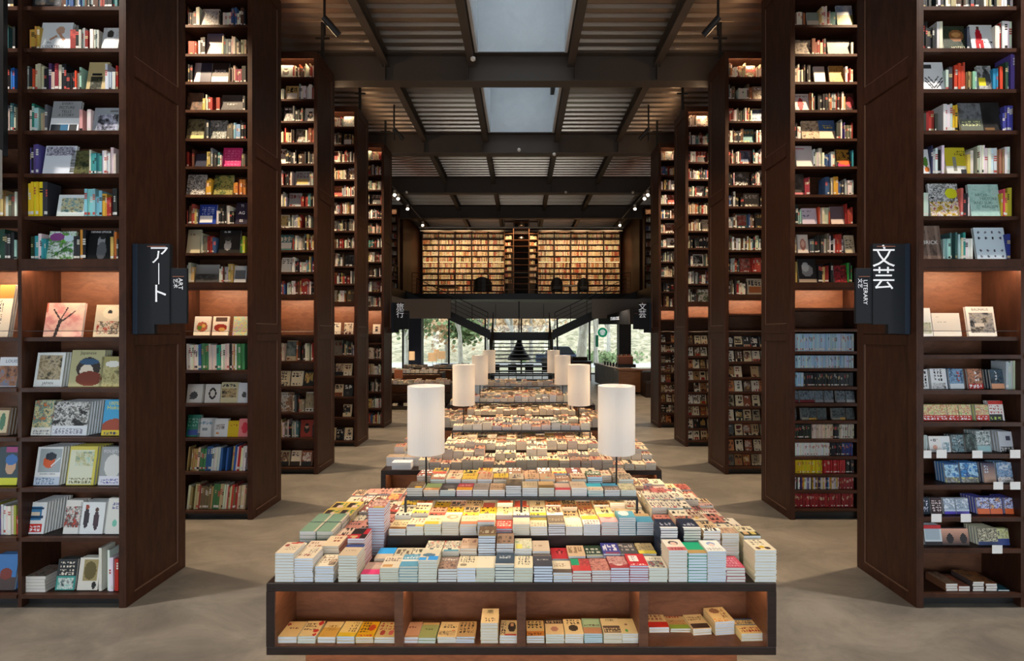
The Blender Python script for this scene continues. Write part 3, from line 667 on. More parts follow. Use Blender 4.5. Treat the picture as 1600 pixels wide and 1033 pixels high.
row(1, 0, U[1], [(1455, 1502, 287, 'B 8a8a88;N 0 0 1 1 1a1a1a,e8e8e8,333,c8c8c8 8;N 0 0 1 .45 1a1a1a,d8b030,e8e8e8,a83a34 8;E .76 .7 .2 .16 d8dc28;', 'busy black and white book with yellow badge'),
                 (1518, 1566, 288, 'B a8ccc4;N 0 0 1 1 a0c8be,b8d8ce,98c0b6 5', 'pale mint green book', [('ARCHI-', .42, .66, .038, '4a6660', 0), ('TECTURE', .62, .54, .038, '4a6660', 0), ('AND SUR-', .45, .42, .038, '4a6660', 0), ('REALISM', .64, .3, .038, '4a6660', 0)])],
    [(1443, 1455, ['e8e8ea', 'd8d8d0', 'a86a50']), (1502, 1517, ['a83028', 'e8e4dc', '333', 'c87060']), (1566, 1585, ['c8b83a', 'a83a4a', '4a8a4a', 'd8506a'])])
row(1, 0, U[0], [(1442, 1474, 353, 'B 5a4a42;N 0 0 1 1 3a302c,7a6458,4a3c36 3;R .3 .0 .4 1 8a7468;R .75 .0 .85 1 8a7468', 'brown stone book', [('BRICK', .45, .5, .05, 'e8e8e4', 0)]),
                 (1527, 1575, 356, 'B ccdce6;E .15 .85 .04 .035 556;E .38 .85 .04 .035 778;E .6 .85 .04 .035 556;E .85 .85 .04 .035 667;E .15 .67 .04 .035 223;E .38 .67 .04 .035 445;E .6 .67 .04 .035 111;E .85 .67 .04 .035 556;E .15 .28 .04 .035 445;E .38 .28 .04 .035 556;E .6 .28 .04 .035 445;E .85 .28 .04 .035 667;E .15 .1 .04 .035 778;E .38 .1 .04 .035 445;E .6 .1 .04 .035 556;E .85 .1 .04 .035 556', 'pale blue book dotted with small symbols')],
    [(1475, 1526, ['2a3a5a', '1c2a3a', 'c8b060', '4a6a68', '3a8a90', 'e4e6e8', '9ac0c0', 'd8d0b0']), (1575, 1582, ['2a3a8a'])])
row(1, 0, 2.39, [(1438, 1458, 482, 'B e8e8e0;N .1 .1 .9 .5 7a8a5a,c8c8b0,aaa 3', 'white garden book', (), 1), (1459, 1503, 490, 'B e9e2d2;T .2 .6 .5 .64 b8b0a0 1;T .1 .82 .3 .85 b8b0a0 1', 'plain cream book', (), 1),
                (1514, 1558, 480, 'B ece6d8;N .1 .12 .95 .78 4a4640,b8b0a0,888,2a2826 4;R .25 .35 .6 .45 d8d0c0', 'cream book with a chair photograph', [('BAUHAUS', .5, .9, .034, '4a443c', 0)], 1)], [])
row(1, 0, 1.915, [(1442, 1452, 578, 'B e0e0e0;V .1 .1 .9 .9 222 1', 'white book with black brush title', (), 1), (1456, 1481, 577, 'B e4e6e8;V .25 .35 .8 .95 333 2;N .1 .0 .9 .3 222,ddd,555 4', 'white book with brush characters', (), 2),
                 (1485, 1507, 577, 'B 3a5a80;N 0 .2 1 1 2a3a5a,8ab0d0,3a4a60 3;R 0 0 1 .25 d8dce0;V .6 .4 .8 .9 c83a30 1', 'blue book with red title', (), 4),
                 (1514, 1537, 577, 'B 7a4a3a;N 0 .3 1 1 5a3a30,c88a6a,3a2a28 3;R 0 0 1 .27 b82a24;T .1 .05 .9 .2 eee 2;V .5 .4 .8 .9 e8e8e8 1', 'brown novel with red paper band', (), 5),
                 (1550, 1570, 578, 'B 22303a;N 0 .3 1 1 1a242e,4a6070,222 3;R 0 0 1 .28 e0a07a;V .4 .4 .6 .9 ddd 1', 'dark novel with peach paper band', (), 3)], [(1572, 1588, ['a8b0a8', 'd8e0d8', 'c0c8c0'], (.84, .95))])
for i, (a, b) in enumerate(((1442, 1463), (1463, 1481), (1482, 1499), (1500, 1519), (1526, 1546))):
    row(1, 0, 1.63, [(a, b, 633, 'B c8c87a;N 0 .35 1 1 8aa86a,e8e0a8,c87a5a,d8d8c0 5;R 0 0 1 .36 c83028;T .08 .24 .92 .3 eee 1;T .08 .06 .92 .16 eee 1', '%s of five yellow-green novels with red band' % ORD[i+1], (), 3)], [])
row(1, 0, 1.63, [(1547, 1570, 627, 'B e8e0dc;R 0 .85 1 1 c03028;R 0 0 .9 .32 2a2c2c;T .1 .4 .9 .8 b03028 2;T .1 .08 .8 .24 b8d060 1', 'white, red and black title book', (), 2)], [])
row(1, 0, 1.345, [(1453, 1471, 682, 'B ece8e4;E .5 .3 .2 .15 e0a890;T .2 .7 .8 .9 666 1', 'white novel with pink figure', (), 1), (1471, 1486, 682, 'B e4e8ea;N .2 .1 .9 .6 eee,5a8a9a,eee 3', 'white novel with blue brush mark', (), 1),
                 (1489, 1507, 680, 'B 3a4a50;N 0 0 1 1 1a2428,8aa8b0,2a3436,c8d4d8 3', 'dark misty forest novel', (), 3), (1510, 1528, 679, 'B 2a3230;N 0 0 1 1 1a201e,3a4a46,8a9a98 3', 'black forest novel', (), 3),
                 (1526, 1550, 674, 'B 8a9a9c;N 0 .35 1 1 5a6a6c,c8d4d4,3a4648,e0e4e4 4;R .1 .05 .95 .3 9ac0c4', 'grey city photograph novel', (), 4), (1563, 1588, 675, 'B c8ccd4;R .45 .6 .7 .8 445;R .1 0 .9 .25 333;T .1 .05 .9 .2 ddd 2', 'pale grey novel with small square', (), 5)], [(1443, 1453, ['c8c8c4', 'a8a8a4'])])
row(1, 0, 1.07, [(1478, 1500, 724, 'B 2a6aa8;G 3a88c8 1a4a80;N 0 .3 1 .9 2a70b8,b8e0f0,1a4a88 3;N 0 0 1 .28 aaa,555,dd9 5', 'deep blue sky novel', (), 4), (1503, 1530, 723, 'B 2a6aa8;N 0 .3 1 .95 2a78c0,b8e0f0,1a4a88,3a90d0 3;N 0 0 1 .28 aaa,555,dd9 5', 'second deep blue sky novel', (), 4),
                (1538, 1557, 724, 'B 2a2a48;G d0a890 22264a;T .2 .5 .4 .9 c8d8e8 3', 'dusk purple novel', (), 4), (1560, 1584, 723, 'B 7aa0c8;N 0 .25 1 1 e0e8f0,5a88b8,a8c0d8,3a5a88 3;N 0 0 1 .25 a87a60,eee,445 4', 'pale cloud novel', (), 4)], [])
row(1, 0, .786, [(1443, 1454, 778, 'B 1c2a3a;V .1 .2 .9 .9 ccd 2', 'dark blue lettered novel', (), 2), (1456, 1473, 778, 'B 3a2428;T .1 .2 .9 .9 d8c8c8 5', 'dark red lettered novel', (), 2),
                 (1476, 1494, 779, 'B c8d4e0;N 0 .3 1 1 e8eef4,7a90a8,dde4ee 3;R 0 0 1 .2 5a4ac0', 'white and violet novel', (), 2), (1495, 1515, 779, 'B c8d4e0;N 0 .3 1 1 e8eef4,7a90a8,dde4ee 3;R 0 0 1 .2 5a4ac0', 'second white and violet novel', (), 2),
                 (1528, 1547, 778, 'B 4a4aa8;N 0 .35 1 1 5a5ac0,d8e0f8,3a3a78,e8b878 4;R 0 0 1 .33 e06a38', 'violet novel with orange band', (), 6), (1548, 1567, 778, 'B 4a4aa8;N 0 .35 1 1 5a5ac0,d8e0f8,3a3a78,e8b878 4;R 0 0 1 .33 e06a38', 'second violet novel with orange band', (), 3),
                 (1571, 1588, 778, 'B 4a4aa8;N 0 .35 1 1 5a5ac0,d8e0f8,3a3a78,e8b878 4;R 0 0 1 .33 e06a38', 'third violet novel with orange band', (), 5)], [])
row(1, 0, .505, [(1446, 1473, 821, 'B d0d8dc;R 0 .85 1 1 c02a30;R 0 0 1 .18 2a2428;R .1 .3 .9 .8 a8b8c4', 'white framed novel with red top', (), 3), (1473, 1494, 826, 'B 3a3038;G 2a262a e0a890;E .6 .4 .25 .3 2a2428', 'dusk couple novel', (), 2),
                 (1494, 1515, 826, 'B 3a3038;G 2a262a e0a890;E .6 .4 .25 .3 2a2428', 'second dusk couple novel', (), 2), (1530, 1560, 825, 'B d8d4b8;N 0 .2 1 1 1c1c20,d8d0b0,22222a,e8e0c0 6;R 0 0 1 .22 3a4a7a', 'black figured novel', (), 5),
                 (1560, 1578, 826, 'B a8b070;N 0 .3 1 1 a8b070,d8d8a0,445 4;R 0 0 1 .4 3a4a8a', 'olive and blue novel', (), 2)], [])
# second left bookcase
def lst(s, k, z, faces, runs, copies=1):
    row(s, k, z, [(a, b, t, art, d, (), copies) if isinstance(d, str) else (a, b, t, art, d[0], d[1], copies) for a, b, t, art, d in faces], runs)
PH = 'N 0 .2 1 1 445,aab,334,cdd 3'
lst(-1, 1, U[9], [(314, 341, 14, 'B d0ccc4;N .1 .1 .9 .9 555,ccc,333 4', 'pale photograph book')], [(292, 313, P_ART), (341, 384, P_ART)])
lst(-1, 1, U[8], [(321, 346, 52, 'B 8a8aa0;G c8b0a0 5a5a78;R .2 0 .3 .5 445', 'dusk coloured book')], [(293, 320, P_ART), (347, 384, P_WARM)])
lst(-1, 1, U[7], [(302, 329, 98, 'B b8b8c0;R .4 0 1 1 2a2c44', 'grey and navy book'), (330, 356, 98, 'B 221c1c;R 0 0 1 .3 c8c4b8', ('dark book with large white title', [('BOOK', .5, .58, .055, 'f0f0f0', 0)]))], [(291, 301, P_DARK), (357, 384, P_DARK+['8a3a4a'])])
lst(-1, 1, U[6], [(291, 315, 145, 'B 3a2c28;N 0 0 1 1 2a2220,6a5040,222 3', 'dark brown painting book'), (345, 379, 149, 'B 26262a;N 0 0 1 1 1c1c20,3a3a3e 2;T .3 .4 .7 .5 999 1', 'wide black book')], [(316, 344, P_ART+['7a3a8a']), (379, 384, P_DARK)])
lst(-1, 1, U[5], [(291, 318, 186, 'B 6a6a58;N 0 .2 1 1 3a3a2c,8a8a68,2a2a20 3;R 0 0 1 .2 c8c088', 'olive still life book'), (326, 353, 188, 'B 5a6460;N 0 0 1 1 3a4440,a8b0b0,4a5450,e0e4e0 3', 'grey green waterfall book')], [(319, 326, P_DARK), (354, 384, P_ART+['d8c838', '8ab8d0'])])
lst(-1, 1, U[4], [(304, 322, 241, 'B 2c3248', 'plain navy book'), (347, 376, 231, 'B cc2a74;T .1 .1 .9 .9 e06aa0 6', 'hot pink patterned book')], [(291, 303, P_ART), (323, 346, P_ART), (377, 384, P_DARK)])
lst(-1, 1, U[3], [(291, 320, 273, 'B 9a9a96;N 0 0 1 1 2a2a2a,d8d8d4,444,bbb 7', 'ornate black and white book'), (333, 363, 274, 'B 5a6038;N 0 0 1 1 3a4028,a8a058,5a6a3a,22281c 3', 'olive painting book')], [(321, 332, ['d8b040', 'c84a5a', 'e0e0d8']), (364, 384, ['c8a848', '8a3a30', '4a7a8a', 'd88a40', 'a8a070'])])
lst(-1, 1, U[2], [(310, 337, 320, 'B 2040a0;R .1 .1 .8 .45 e4e8f0;T .2 .5 .9 .9 a8b8e8 4', 'royal blue book'), (367, 386, 317, 'B 2a2438', ('dark violet book with white capitals', [('TI', .5, .85, .05, 'ffffff', 0), ('AG', .5, .52, .06, 'ffffff', 0), ('ES', .5, .16, .05, 'ffffff', 0)]))], [(291, 309, P_ART), (338, 366, ['e8e4d8', '222', 'd8d8d0', '3a3a3a'])])
lst(-1, 1, U[1], [(291, 312, 359, 'B cfc7a8;T .2 .78 .5 .82 a06a60 1', 'plain pale khaki book'), (341, 374, 360, 'B 232323;E .42 .32 .17 .2 b8b4b0;E .42 .5 .13 .12 9a9690;E .42 .62 .16 .1 3a3a3a;T .2 .9 .5 .95 ccc 1', 'black book with a bare portrait')], [(313, 339, P_ART), (375, 384, ['4a8a3a', '2a2a2a', 'c8d040'])])
lst(-1, 1, U[0], [(304, 341, 414, 'B 5a5c60;G 4a4a4c 9aa0a4;N 0 .1 1 .5 333,666 3', 'grey moorland book'), (365, 384, 416, 'B c8ccd0;R .1 .25 .9 .75 6a6e74', 'pale framed grey book')], [(291, 303, P_ART), (342, 364, P_ART+['8ac0d0'])])
lst(-1, 1, 2.385, [(302, 327, 495, 'B f0e8d4;E .5 .45 .34 .26 c86a4a;E .35 .4 .14 .12 6a8a3a;E .6 .5 .12 .1 e8c060;R 0 .8 1 1 f4ecdc', 'cream food magazine'), (331, 356, 495, 'B f0e4d0;E .5 .4 .4 .2 a83a28;E .6 .3 .2 .12 e0b060;R .2 .75 .9 .95 5a4438', 'cream and red food magazine'), (363, 386, 495, 'B f0d890;N 0 0 1 1 e8a0a0,a0d8c0,e8d070,b0a0e0 5', 'rainbow patterned magazine')], [])
row(-1, 1, 1.935, [], [(291, 385, P_WHITE+['8a8ab8', '3aa890'], (.78, .84))])
lst(-1, 1, 1.495, [(291, 315, 601, 'B dfe0dc;E .45 .4 .25 .2 444;R .2 .2 .5 .3 555', 'white silhouette book'), (319, 343, 601, 'B e8e8e4;E .5 .5 .24 .3 2a2a2a;E .5 .5 .16 .2 e0dcd4', 'white book with dark oval portrait'), (344, 371, 598, 'B d8d0a8;N .1 .3 .9 .7 5a5048,c8b080,333 4;T .1 .8 .9 .95 444 1', 'khaki picture book'), (370, 388, 599, 'B dfe2e6;E .6 .4 .2 .15 555', 'pale novel with figure')], [], 2)
lst(-1, 1, 1.047, [(291, 312, 649, 'B 1c8068;T .1 .5 .9 .9 8ac8b8 3;R .1 .1 .9 .3 2a4aa0', 'emerald green book'), (308, 334, 654, 'B dfe6ea;T .2 .7 .9 .85 3a8ab0 1;R .3 .35 .6 .5 8a98a0', 'white clinic book'), (329, 355, 655, 'B e8ecee;N .3 .4 .8 .7 333,ddd,777 5;E .4 .2 .1 .06 d88a40', 'white book with black emblem'), (355, 372, 658, 'B e0c020;T .2 .7 .8 .8 a83a30 1', 'bright yellow book'), (372, 388, 655, 'B e88a8a;E .6 .5 .3 .3 d83a4a', 'pink and red book')], [], 2)
row(-1, 1, .607, [], [(291, 385, P_WHITE+['3aa050', 'c83030', '2a5ab0', '333'], (.72, .84))])
row(-1, 1, .10, [], [(291, 385, P_MULTI, (.6, .72))])
# second right bookcase
lst(1, 1, U[9], [(1262, 1280, 20, 'B 8a9a90;R 0 0 1 .4 d8ccb8', 'grey green book'), (1309, 1334, 8, 'B 7a98b0;N 0 0 1 .55 6a7a28,a8a848,4a5a20 3;N 0 .55 1 1 7a98b8,c8d4d8 3', 'green field and sky book')], [(1240, 1261, P_WARM), (1281, 1308, P_ART)])
lst(1, 1, U[8], [(1243, 1268, 63, 'B a08a70;N 0 0 1 1 6a5648,c8b498,4a3a30 4', 'sepia photograph book'), (1294, 1329, 63, 'B 3a3834;N 0 0 1 .5 4a4438,22201c 3', 'wide dark landscape book')], [(1269, 1292, P_WARM), (1330, 1334, P_WARM)])
lst(1, 1, U[7], [(1273, 1290, 104, 'B c4b4ac', 'plain pinkish grey book'), (1297, 1320, 103, 'B a8803c;N 0 0 1 1 7a5a2c,c89848,4a3a28 4', 'ochre painting book')], [(1240, 1272, P_WARM), (1321, 1334, P_WARM)])
lst(1, 1, U[6], [(1243, 1265, 147, 'B d0c8c4;E .4 .4 .2 .36 a01c2c;T .1 .85 .9 .95 888 1', 'white fashion book with red figure'), (1322, 1336, 146, 'B 3a1c20;E .5 .5 .4 .3 a03040', 'crimson flower book')], [(1266, 1321, P_WARM+P_ART)])
lst(1, 1, U[5], [(1254, 1281, 189, 'B c0a888;N 0 0 1 1 6a5444,d8c4a4,a08468 6', 'tan collage book'), (1280, 1306, 188, 'B c8c0a0;R 0 .45 1 1 3a68a0;T .3 .6 .9 .8 d8c840 1;R 0 0 1 .45 d0c8b0', 'blue and sand book')], [(1241, 1253, P_ART), (1307, 1334, P_ART+['4a3a8a', 'c83a44'])])
lst(1, 1, U[4], [(1245, 1271, 228, 'B d4d0d4;R .05 .85 .5 .9 c04a44;R 0 .0 1 .35 e0dcd8', 'white book with small red title'), (1307, 1331, 233, 'B 1e1c20;N .1 .3 .9 .95 1a1a1c,c89838,1a1a1c 5;E .5 .1 .4 .2 c83a70;E .6 .25 .4 .14 e06a30', 'black book with vivid shapes')], [(1241, 1244, P_ART), (1272, 1306, P_ART), (1331, 1335, ['3a90a8'])])
lst(1, 1, U[3], [(1240, 1258, 272, 'B 34302e;N 0 .2 1 1 222,5a5652 3;R 0 0 1 .12 c87a80', 'dark tower photograph book')], [(1258, 1266, ['a84050']), (1290, 1334, P_ART+['d8a040'])])
lst(1, 1, U[2], [(1254, 1277, 326, 'B c4bcd0;T .1 .8 .6 .85 557 1;T .1 .5 .5 .6 557 2', 'lavender white book'), (1299, 1320, 323, 'B 6a5c68;R 0 0 1 .3 d8c8c0', 'mauve grey book')], [(1240, 1253, ['2a5a4a', '2a3a34', '8ab0a8']), (1279, 1298, ['a84a34', 'c8c0b0', '8aa8d0', 'd8a848']), (1321, 1334, P_ART)])
lst(1, 1, U[1], [(1247, 1264, 367, 'B d8d0c8;E .5 .45 .24 .34 b87a6a;E .5 .5 .14 .2 e0b8a8', 'white book with red anatomical figure'), (1321, 1336, 368, 'B c4bca4;T .1 .3 .9 .9 444 5', 'khaki lettered book')], [(1240, 1246, P_DARK), (1266, 1281, P_DARK), (1283, 1320, P_ART+['d8b848', 'a83a30'])])
lst(1, 1, U[0], [(1249, 1277, 405, 'B 2c2c2e;E .5 .5 .32 .25 8a8c90;E .4 .65 .2 .2 b8bcc0;R 0 0 1 .16 a89888', 'dark book with grey mountain'), (1304, 1324, 415, 'B a82c34;N 0 0 1 1 a82c34,3a1c20,b83840 6', 'red book with black branches')], [(1240, 1248, ['8a3a30', 'c8a060']), (1279, 1303, P_ART+['4a8a5a']), (1325, 1334, ['3a9a48', '222'])])
BL = ['a8c8e0', 'b8d4e8', '98bcd8', 'b0cee4']
row(1, 1, 2.18, [], [(1240, 1335, BL, 'u')]); row(1, 1, 1.957, [], [(1240, 1335, BL+['c8dcec'], 'u')])
row(1, 1, 1.716, [], [(1240, 1256, BL, 'u'), (1256, 1335, ['23282c', '1c2024', '2c3234'], 'u')])
for i, (a, b) in enumerate(((1240, 1248), (1250, 1261), (1261, 1273), (1274, 1287), (1289, 1303), (1308, 1321), (1323, 1336))):
    lst(1, 1, 1.50, [(a, b, 611, 'B 3a4448;N 0 .3 1 1 2a3238,7a8a94,3a4448 3;R 0 0 1 .2 %s' % ['6a2028', '8a8c90', 'b8bcc0'][i//3], '%s grey thriller from left' % ORD[i+1])], [], 2)
for i, (a, b) in enumerate(((1240, 1245), (1253, 1263), (1264, 1276), (1278, 1292), (1301, 1313), (1313, 1321), (1324, 1336))):
    lst(1, 1, 1.273, [(a, b, 638, 'B 2e3434;N 0 .2 1 1 22282a,5a6464,2e3434 3;R 0 0 1 .15 %s' % ['444', '8a8878', 'b89040'][i % 3], '%s dark thriller from left' % ORD[i+1])], [], 2)
row(1, 1, 1.03, [], [(1240, 1269, ['222c24', '3a4a3a', '2a2422'], 'u'), (1269, 1302, ['d8c8b0', 'e0d0b8'], 'u'), (1302, 1312, ['1a1a1c'], 'u'), (1312, 1335, ['e4dcd0', 'c8bcb4'], 'u')])
row(1, 1, .806, [], [(1240, 1297, ['ececec', 'e4e4e6'], 'u'), (1297, 1316, ['1c1c28'], 'u'), (1316, 1335, ['24347a', '2a3c8a'], 'u')])
row(1, 1, .572, [], [(1240, 1243, ['2a4a9a'], 'u'), (1243, 1286, ['dccc28', 'd4c020'], 'u'), (1286, 1322, ['b8282c', 'c03034'], 'u'), (1322, 1335, ['222'], 'u')])
row(1, 1, .363, [], [(1240, 1252, ['3a3a3a', 'e0e0dc'], 'u'), (1252, 1312, ['e4e0d8', 'b8a8c8', 'e08a50', '4a3a7a', 'd8b830', '3a8ab8', '3a2a2a', 'd8d0d8'], 'u'), (1312, 1335, ['8a2028', '942a30'], 'u')])
row(1, 1, .126, [], [(1240, 1335, ['8e222a', '962830', '86202a'], 'u')])
for s, k, z, faces, runs in DATA:
    for r in runs:
        a, b, pal = r[:3]; hf = r[3] if len(r) > 3 else (.48, .78)
        if hf == 'u': SP(s, k, z, a, b, pal, (.88, .89), uniform=True, wr=(.0125, .015), gap=0, start=1 if a < 1245 else int((a-1240)/1.6))
        else: SP(s, k, z, a, b, pal, hf, start=1+int((a-(px(0, 1)*0+(30 if s < 0 and k == 0 else 291 if s < 0 else 1443 if k == 0 else 1240)))/3.0) if a > 20 else 1, lean=(0 if not (k == 1 and s < 0 and z < .7) else 6))
    for f in faces:
        a, b, top, art, d = f[:5]; tx = f[5] if len(f) > 5 else (); cp = f[6] if len(f) > 6 else 1
        F(s, k, z, a, b, top, art, d, copies=cp, texts=tx, sidepx=1 if cp > 2 else 0)
# flat piles on the bottom shelves of the nearest bookcases
def pile(s, k, z, a, b, n, t, cov, desc, art, dy=0):
    Y = T0+PITCH*k+.03+dy; x0, x1 = px(a, Y), px(b, Y); w = x1-x0
    for i in range(n):
        add_book('stacked_paperback', frame_flat((x0+x1)/2+RG.uniform(-.002, .002), Y+.13+RG.uniform(-.003, .003), z+.018+i*(t+.0006), RG.uniform(-.02, .02)), w, .23, t, h3(cov),
                 ('topmost' if i == n-1 else nth(n-i)+' from top')+' %s in pile on %s' % (desc, shelf_name(s, k, z)), 'books lying on bottom shelves', art=art if i == n-1 else None)
pile(-1, 0, .10, 37, 68, 5, .028, 'b8b0a4', 'grey-covered white book', 'B a8a098;N 0 0 1 1 a83a34,c8c0b0,554 5')
pile(1, 0, .11, 1480, 1499, 3, .022, '8a5a40', 'brown-covered novel', 'B 8a5a40;N 0 0 1 1 5a3a30,c8a080,333 5')
pile(1, 0, .11, 1500, 1518, 2, .022, '9a4a34', 'red-brown novel', 'B 9a4a34;N 0 0 1 1 7a3a30,d88060,333 5')
pile(1, 0, .11, 1522, 1540, 4, .021, '5a4a48', 'dark-covered novel', 'B 5a4a48;N 0 0 1 1 3a3a40,c88a50,333 5')
pile(1, 0, .11, 1543, 1561, 3, .022, '6a4838', 'orange and dark novel', 'B 6a4838;N 0 0 1 1 3a3a40,d8884a,333 5')
pile(1, 0, .11, 1562, 1580, 1, .012, '2a6a80', 'thin blue-green novel', 'B 2a6a80')
# bookcases three to five, and the second bays
for (s, k) in [(s, k) for k in range(5) for s in (-1, 1)]:
    L = sorted(LOW.get((s, k), LOWR)+UP)+[7.2]; Y = T0+PITCH*k+.06
    for bay in (0, 1):
        if k < 2 and (bay == 0 or (s < 0 and k == 0)): 
            if not (k == 1 and bay == 0): continue
        if bay == 1 and k > 1: continue
        xa, xb = 3.5701+bay*.91, 3.5701+bay*.91+.87
        if s < 0: xa, xb = -xb, -xa
        for zi, z in enumerate(L[:-1]):
            if k == 1 and bay == 0 and z != U[10]: continue
            zt = z+(.035 if z == UP[0] else .018); H = L[zi+1]-.017-zt; hid = bay == 1 and k > 0
            name = shelf_name(s, k, z)
            if z == 2.75 or (z == 2.475) or (H < .2) or (s > 0 and k == 0 and z == 2.23): continue
            if z == 2.385 or (s > 0 and z == 2.465):
                if s > 0 or k == 2: continue
                xs = [.06, .33, .6]
                for q in xs[:2 if k < 4 else 1]:
                    art, c = rndart(RG, ['f0e4cc', 'e8c8a0', 'f0ead8'], 'art')
                    add_book('display_book', frame_face(xb-q-.1, Y+.06, zt, 9), .19, .25, .02, c, '%s magazine, number %s from the aisle, on %s' % (cname(c), ORD[xs.index(q)+1], name), 'magazines in lit niches', art=art)
                continue
            cover_row = (s > 0 and z < 2.2 and k >= 2) or (s < 0 and z < 1.6 and RG.random() < .6 and k < 4)
            if cover_row:
                x = xa+.01; i = 0
                pal = P_CREAM if s > 0 and RG.random() < .7 else P_DARK+P_CREAM
                while x+.13 < xb:
                    w = .125 if s > 0 else RG.uniform(.15, .2); i += 1
                    art, c = rndart(RG, pal, 'jp')
                    h = min(H*.86, .185 if s > 0 else .26)
                    if RG.random() < .94:
                        add_book('display_book', frame_face(x+w/2, Y+.05, zt, 14), w, h, .018, c, '%s cover, {n} face-out from left on %s' % (cname(c), name), 'face-out books on tall bookcases', art=art, hidden=hid, key=('f', name))
                        add_book('display_book', frame_face(x+w/2+.006, Y+.072, zt, 14), w, h, .018, c, 'copy behind', 'x', hidden=True)
                    x += w+RG.uniform(.008, .04)
                continue
            pal = P_WARM if z > 6.7 else RG.choice([P_ART, P_ART, P_WARM, P_DARK+['d8d4c8', 'e0dcd0']])
            x = xa+.005; st = 1; fi = 0
            for seg in range(2):
                wseg = RG.uniform(.12, .34); xe = min(xb, x+wseg)
                n = fill_spines(x, xe, Y, zt, H, pal, name, 'upright books on tall bookcases', hidden=hid, hr=(.5, .8), start=st, rg=RG, rank=.8); st = n+1
                x = xe+.01
                if x+.16 < xb and RG.random() < .8:
                    w = min(RG.uniform(.16, .28), xb-x); fi += 1
                    art, c = rndart(RG, pal, 'art'); h = H*RG.uniform(.72, .86)
                    add_book('display_book', frame_face(x+w/2, Y+.05, zt, 9), w, h, .02, c, '%s cover, {n} face-out from left on %s' % (cname(c), name), 'face-out books on tall bookcases', art=art, hidden=hid, key=('f', name))
                    x += w+.006
            if x < xb-.03: fill_spines(x, xb, Y, zt, H, pal, name, 'upright books on tall bookcases', hidden=hid, hr=(.5, .8), start=st, rg=RG, rank=.8)
# price cards clipped on the shelf edges of the nearest right bookcase
for i, (a, b, y0, y1, w) in enumerate(((1443, 1455, 704, 716, 'far left of the grey-novel shelf'), (1463, 1479, 703, 716, 'second from left on the grey-novel shelf'), (1519, 1535, 704, 716, 'third from left on the grey-novel shelf'), (1578, 1594, 703, 716, 'last on the grey-novel shelf'),
        (1552, 1567, 753, 765, 'left of the pair below the dusk novels'), (1578, 1594, 753, 765, 'right of the pair below the cloud novels'), (1455, 1471, 803, 816, 'left of the pair below the dark red novels'), (1501, 1517, 803, 816, 'right of the pair below the violet novels'), (1550, 1566, 852, 865, 'single one below the olive novels'))):
    Y = T0-.004
    tag(B(px(a, Y), px(b, Y), Y-.002, Y, pz(y1, Y), pz(y0, Y)).build('shelf_card', M['white']), 'blank white shelf card, '+w, 'card', 'white shelf cards')
# library ladder and pale board in front of the second bay of the nearest left bookcase
t = thing('library_ladder', 'tall black metal ladder in front of the far bay of the nearest left bookcase', 'ladder', (-4.58, 4.42, 0))
for x in (-4.60, -4.50): B(x-.02, x+.02, 4.40, 4.44, 3.98, 7.6).build('rail', M['black'], t)
for i in range(11): B(-4.58, -4.52, 4.41, 4.43, 4.15+i*.3, 4.18+i*.3).build('rung', M['black'], t)
tag(B(-5.2, -4.48, 4.36, 4.395, 3.60, 4.02).build('pale_board', M['soffit'], bevel=.004), 'pale grey blank board hung below the black ladder', 'board')
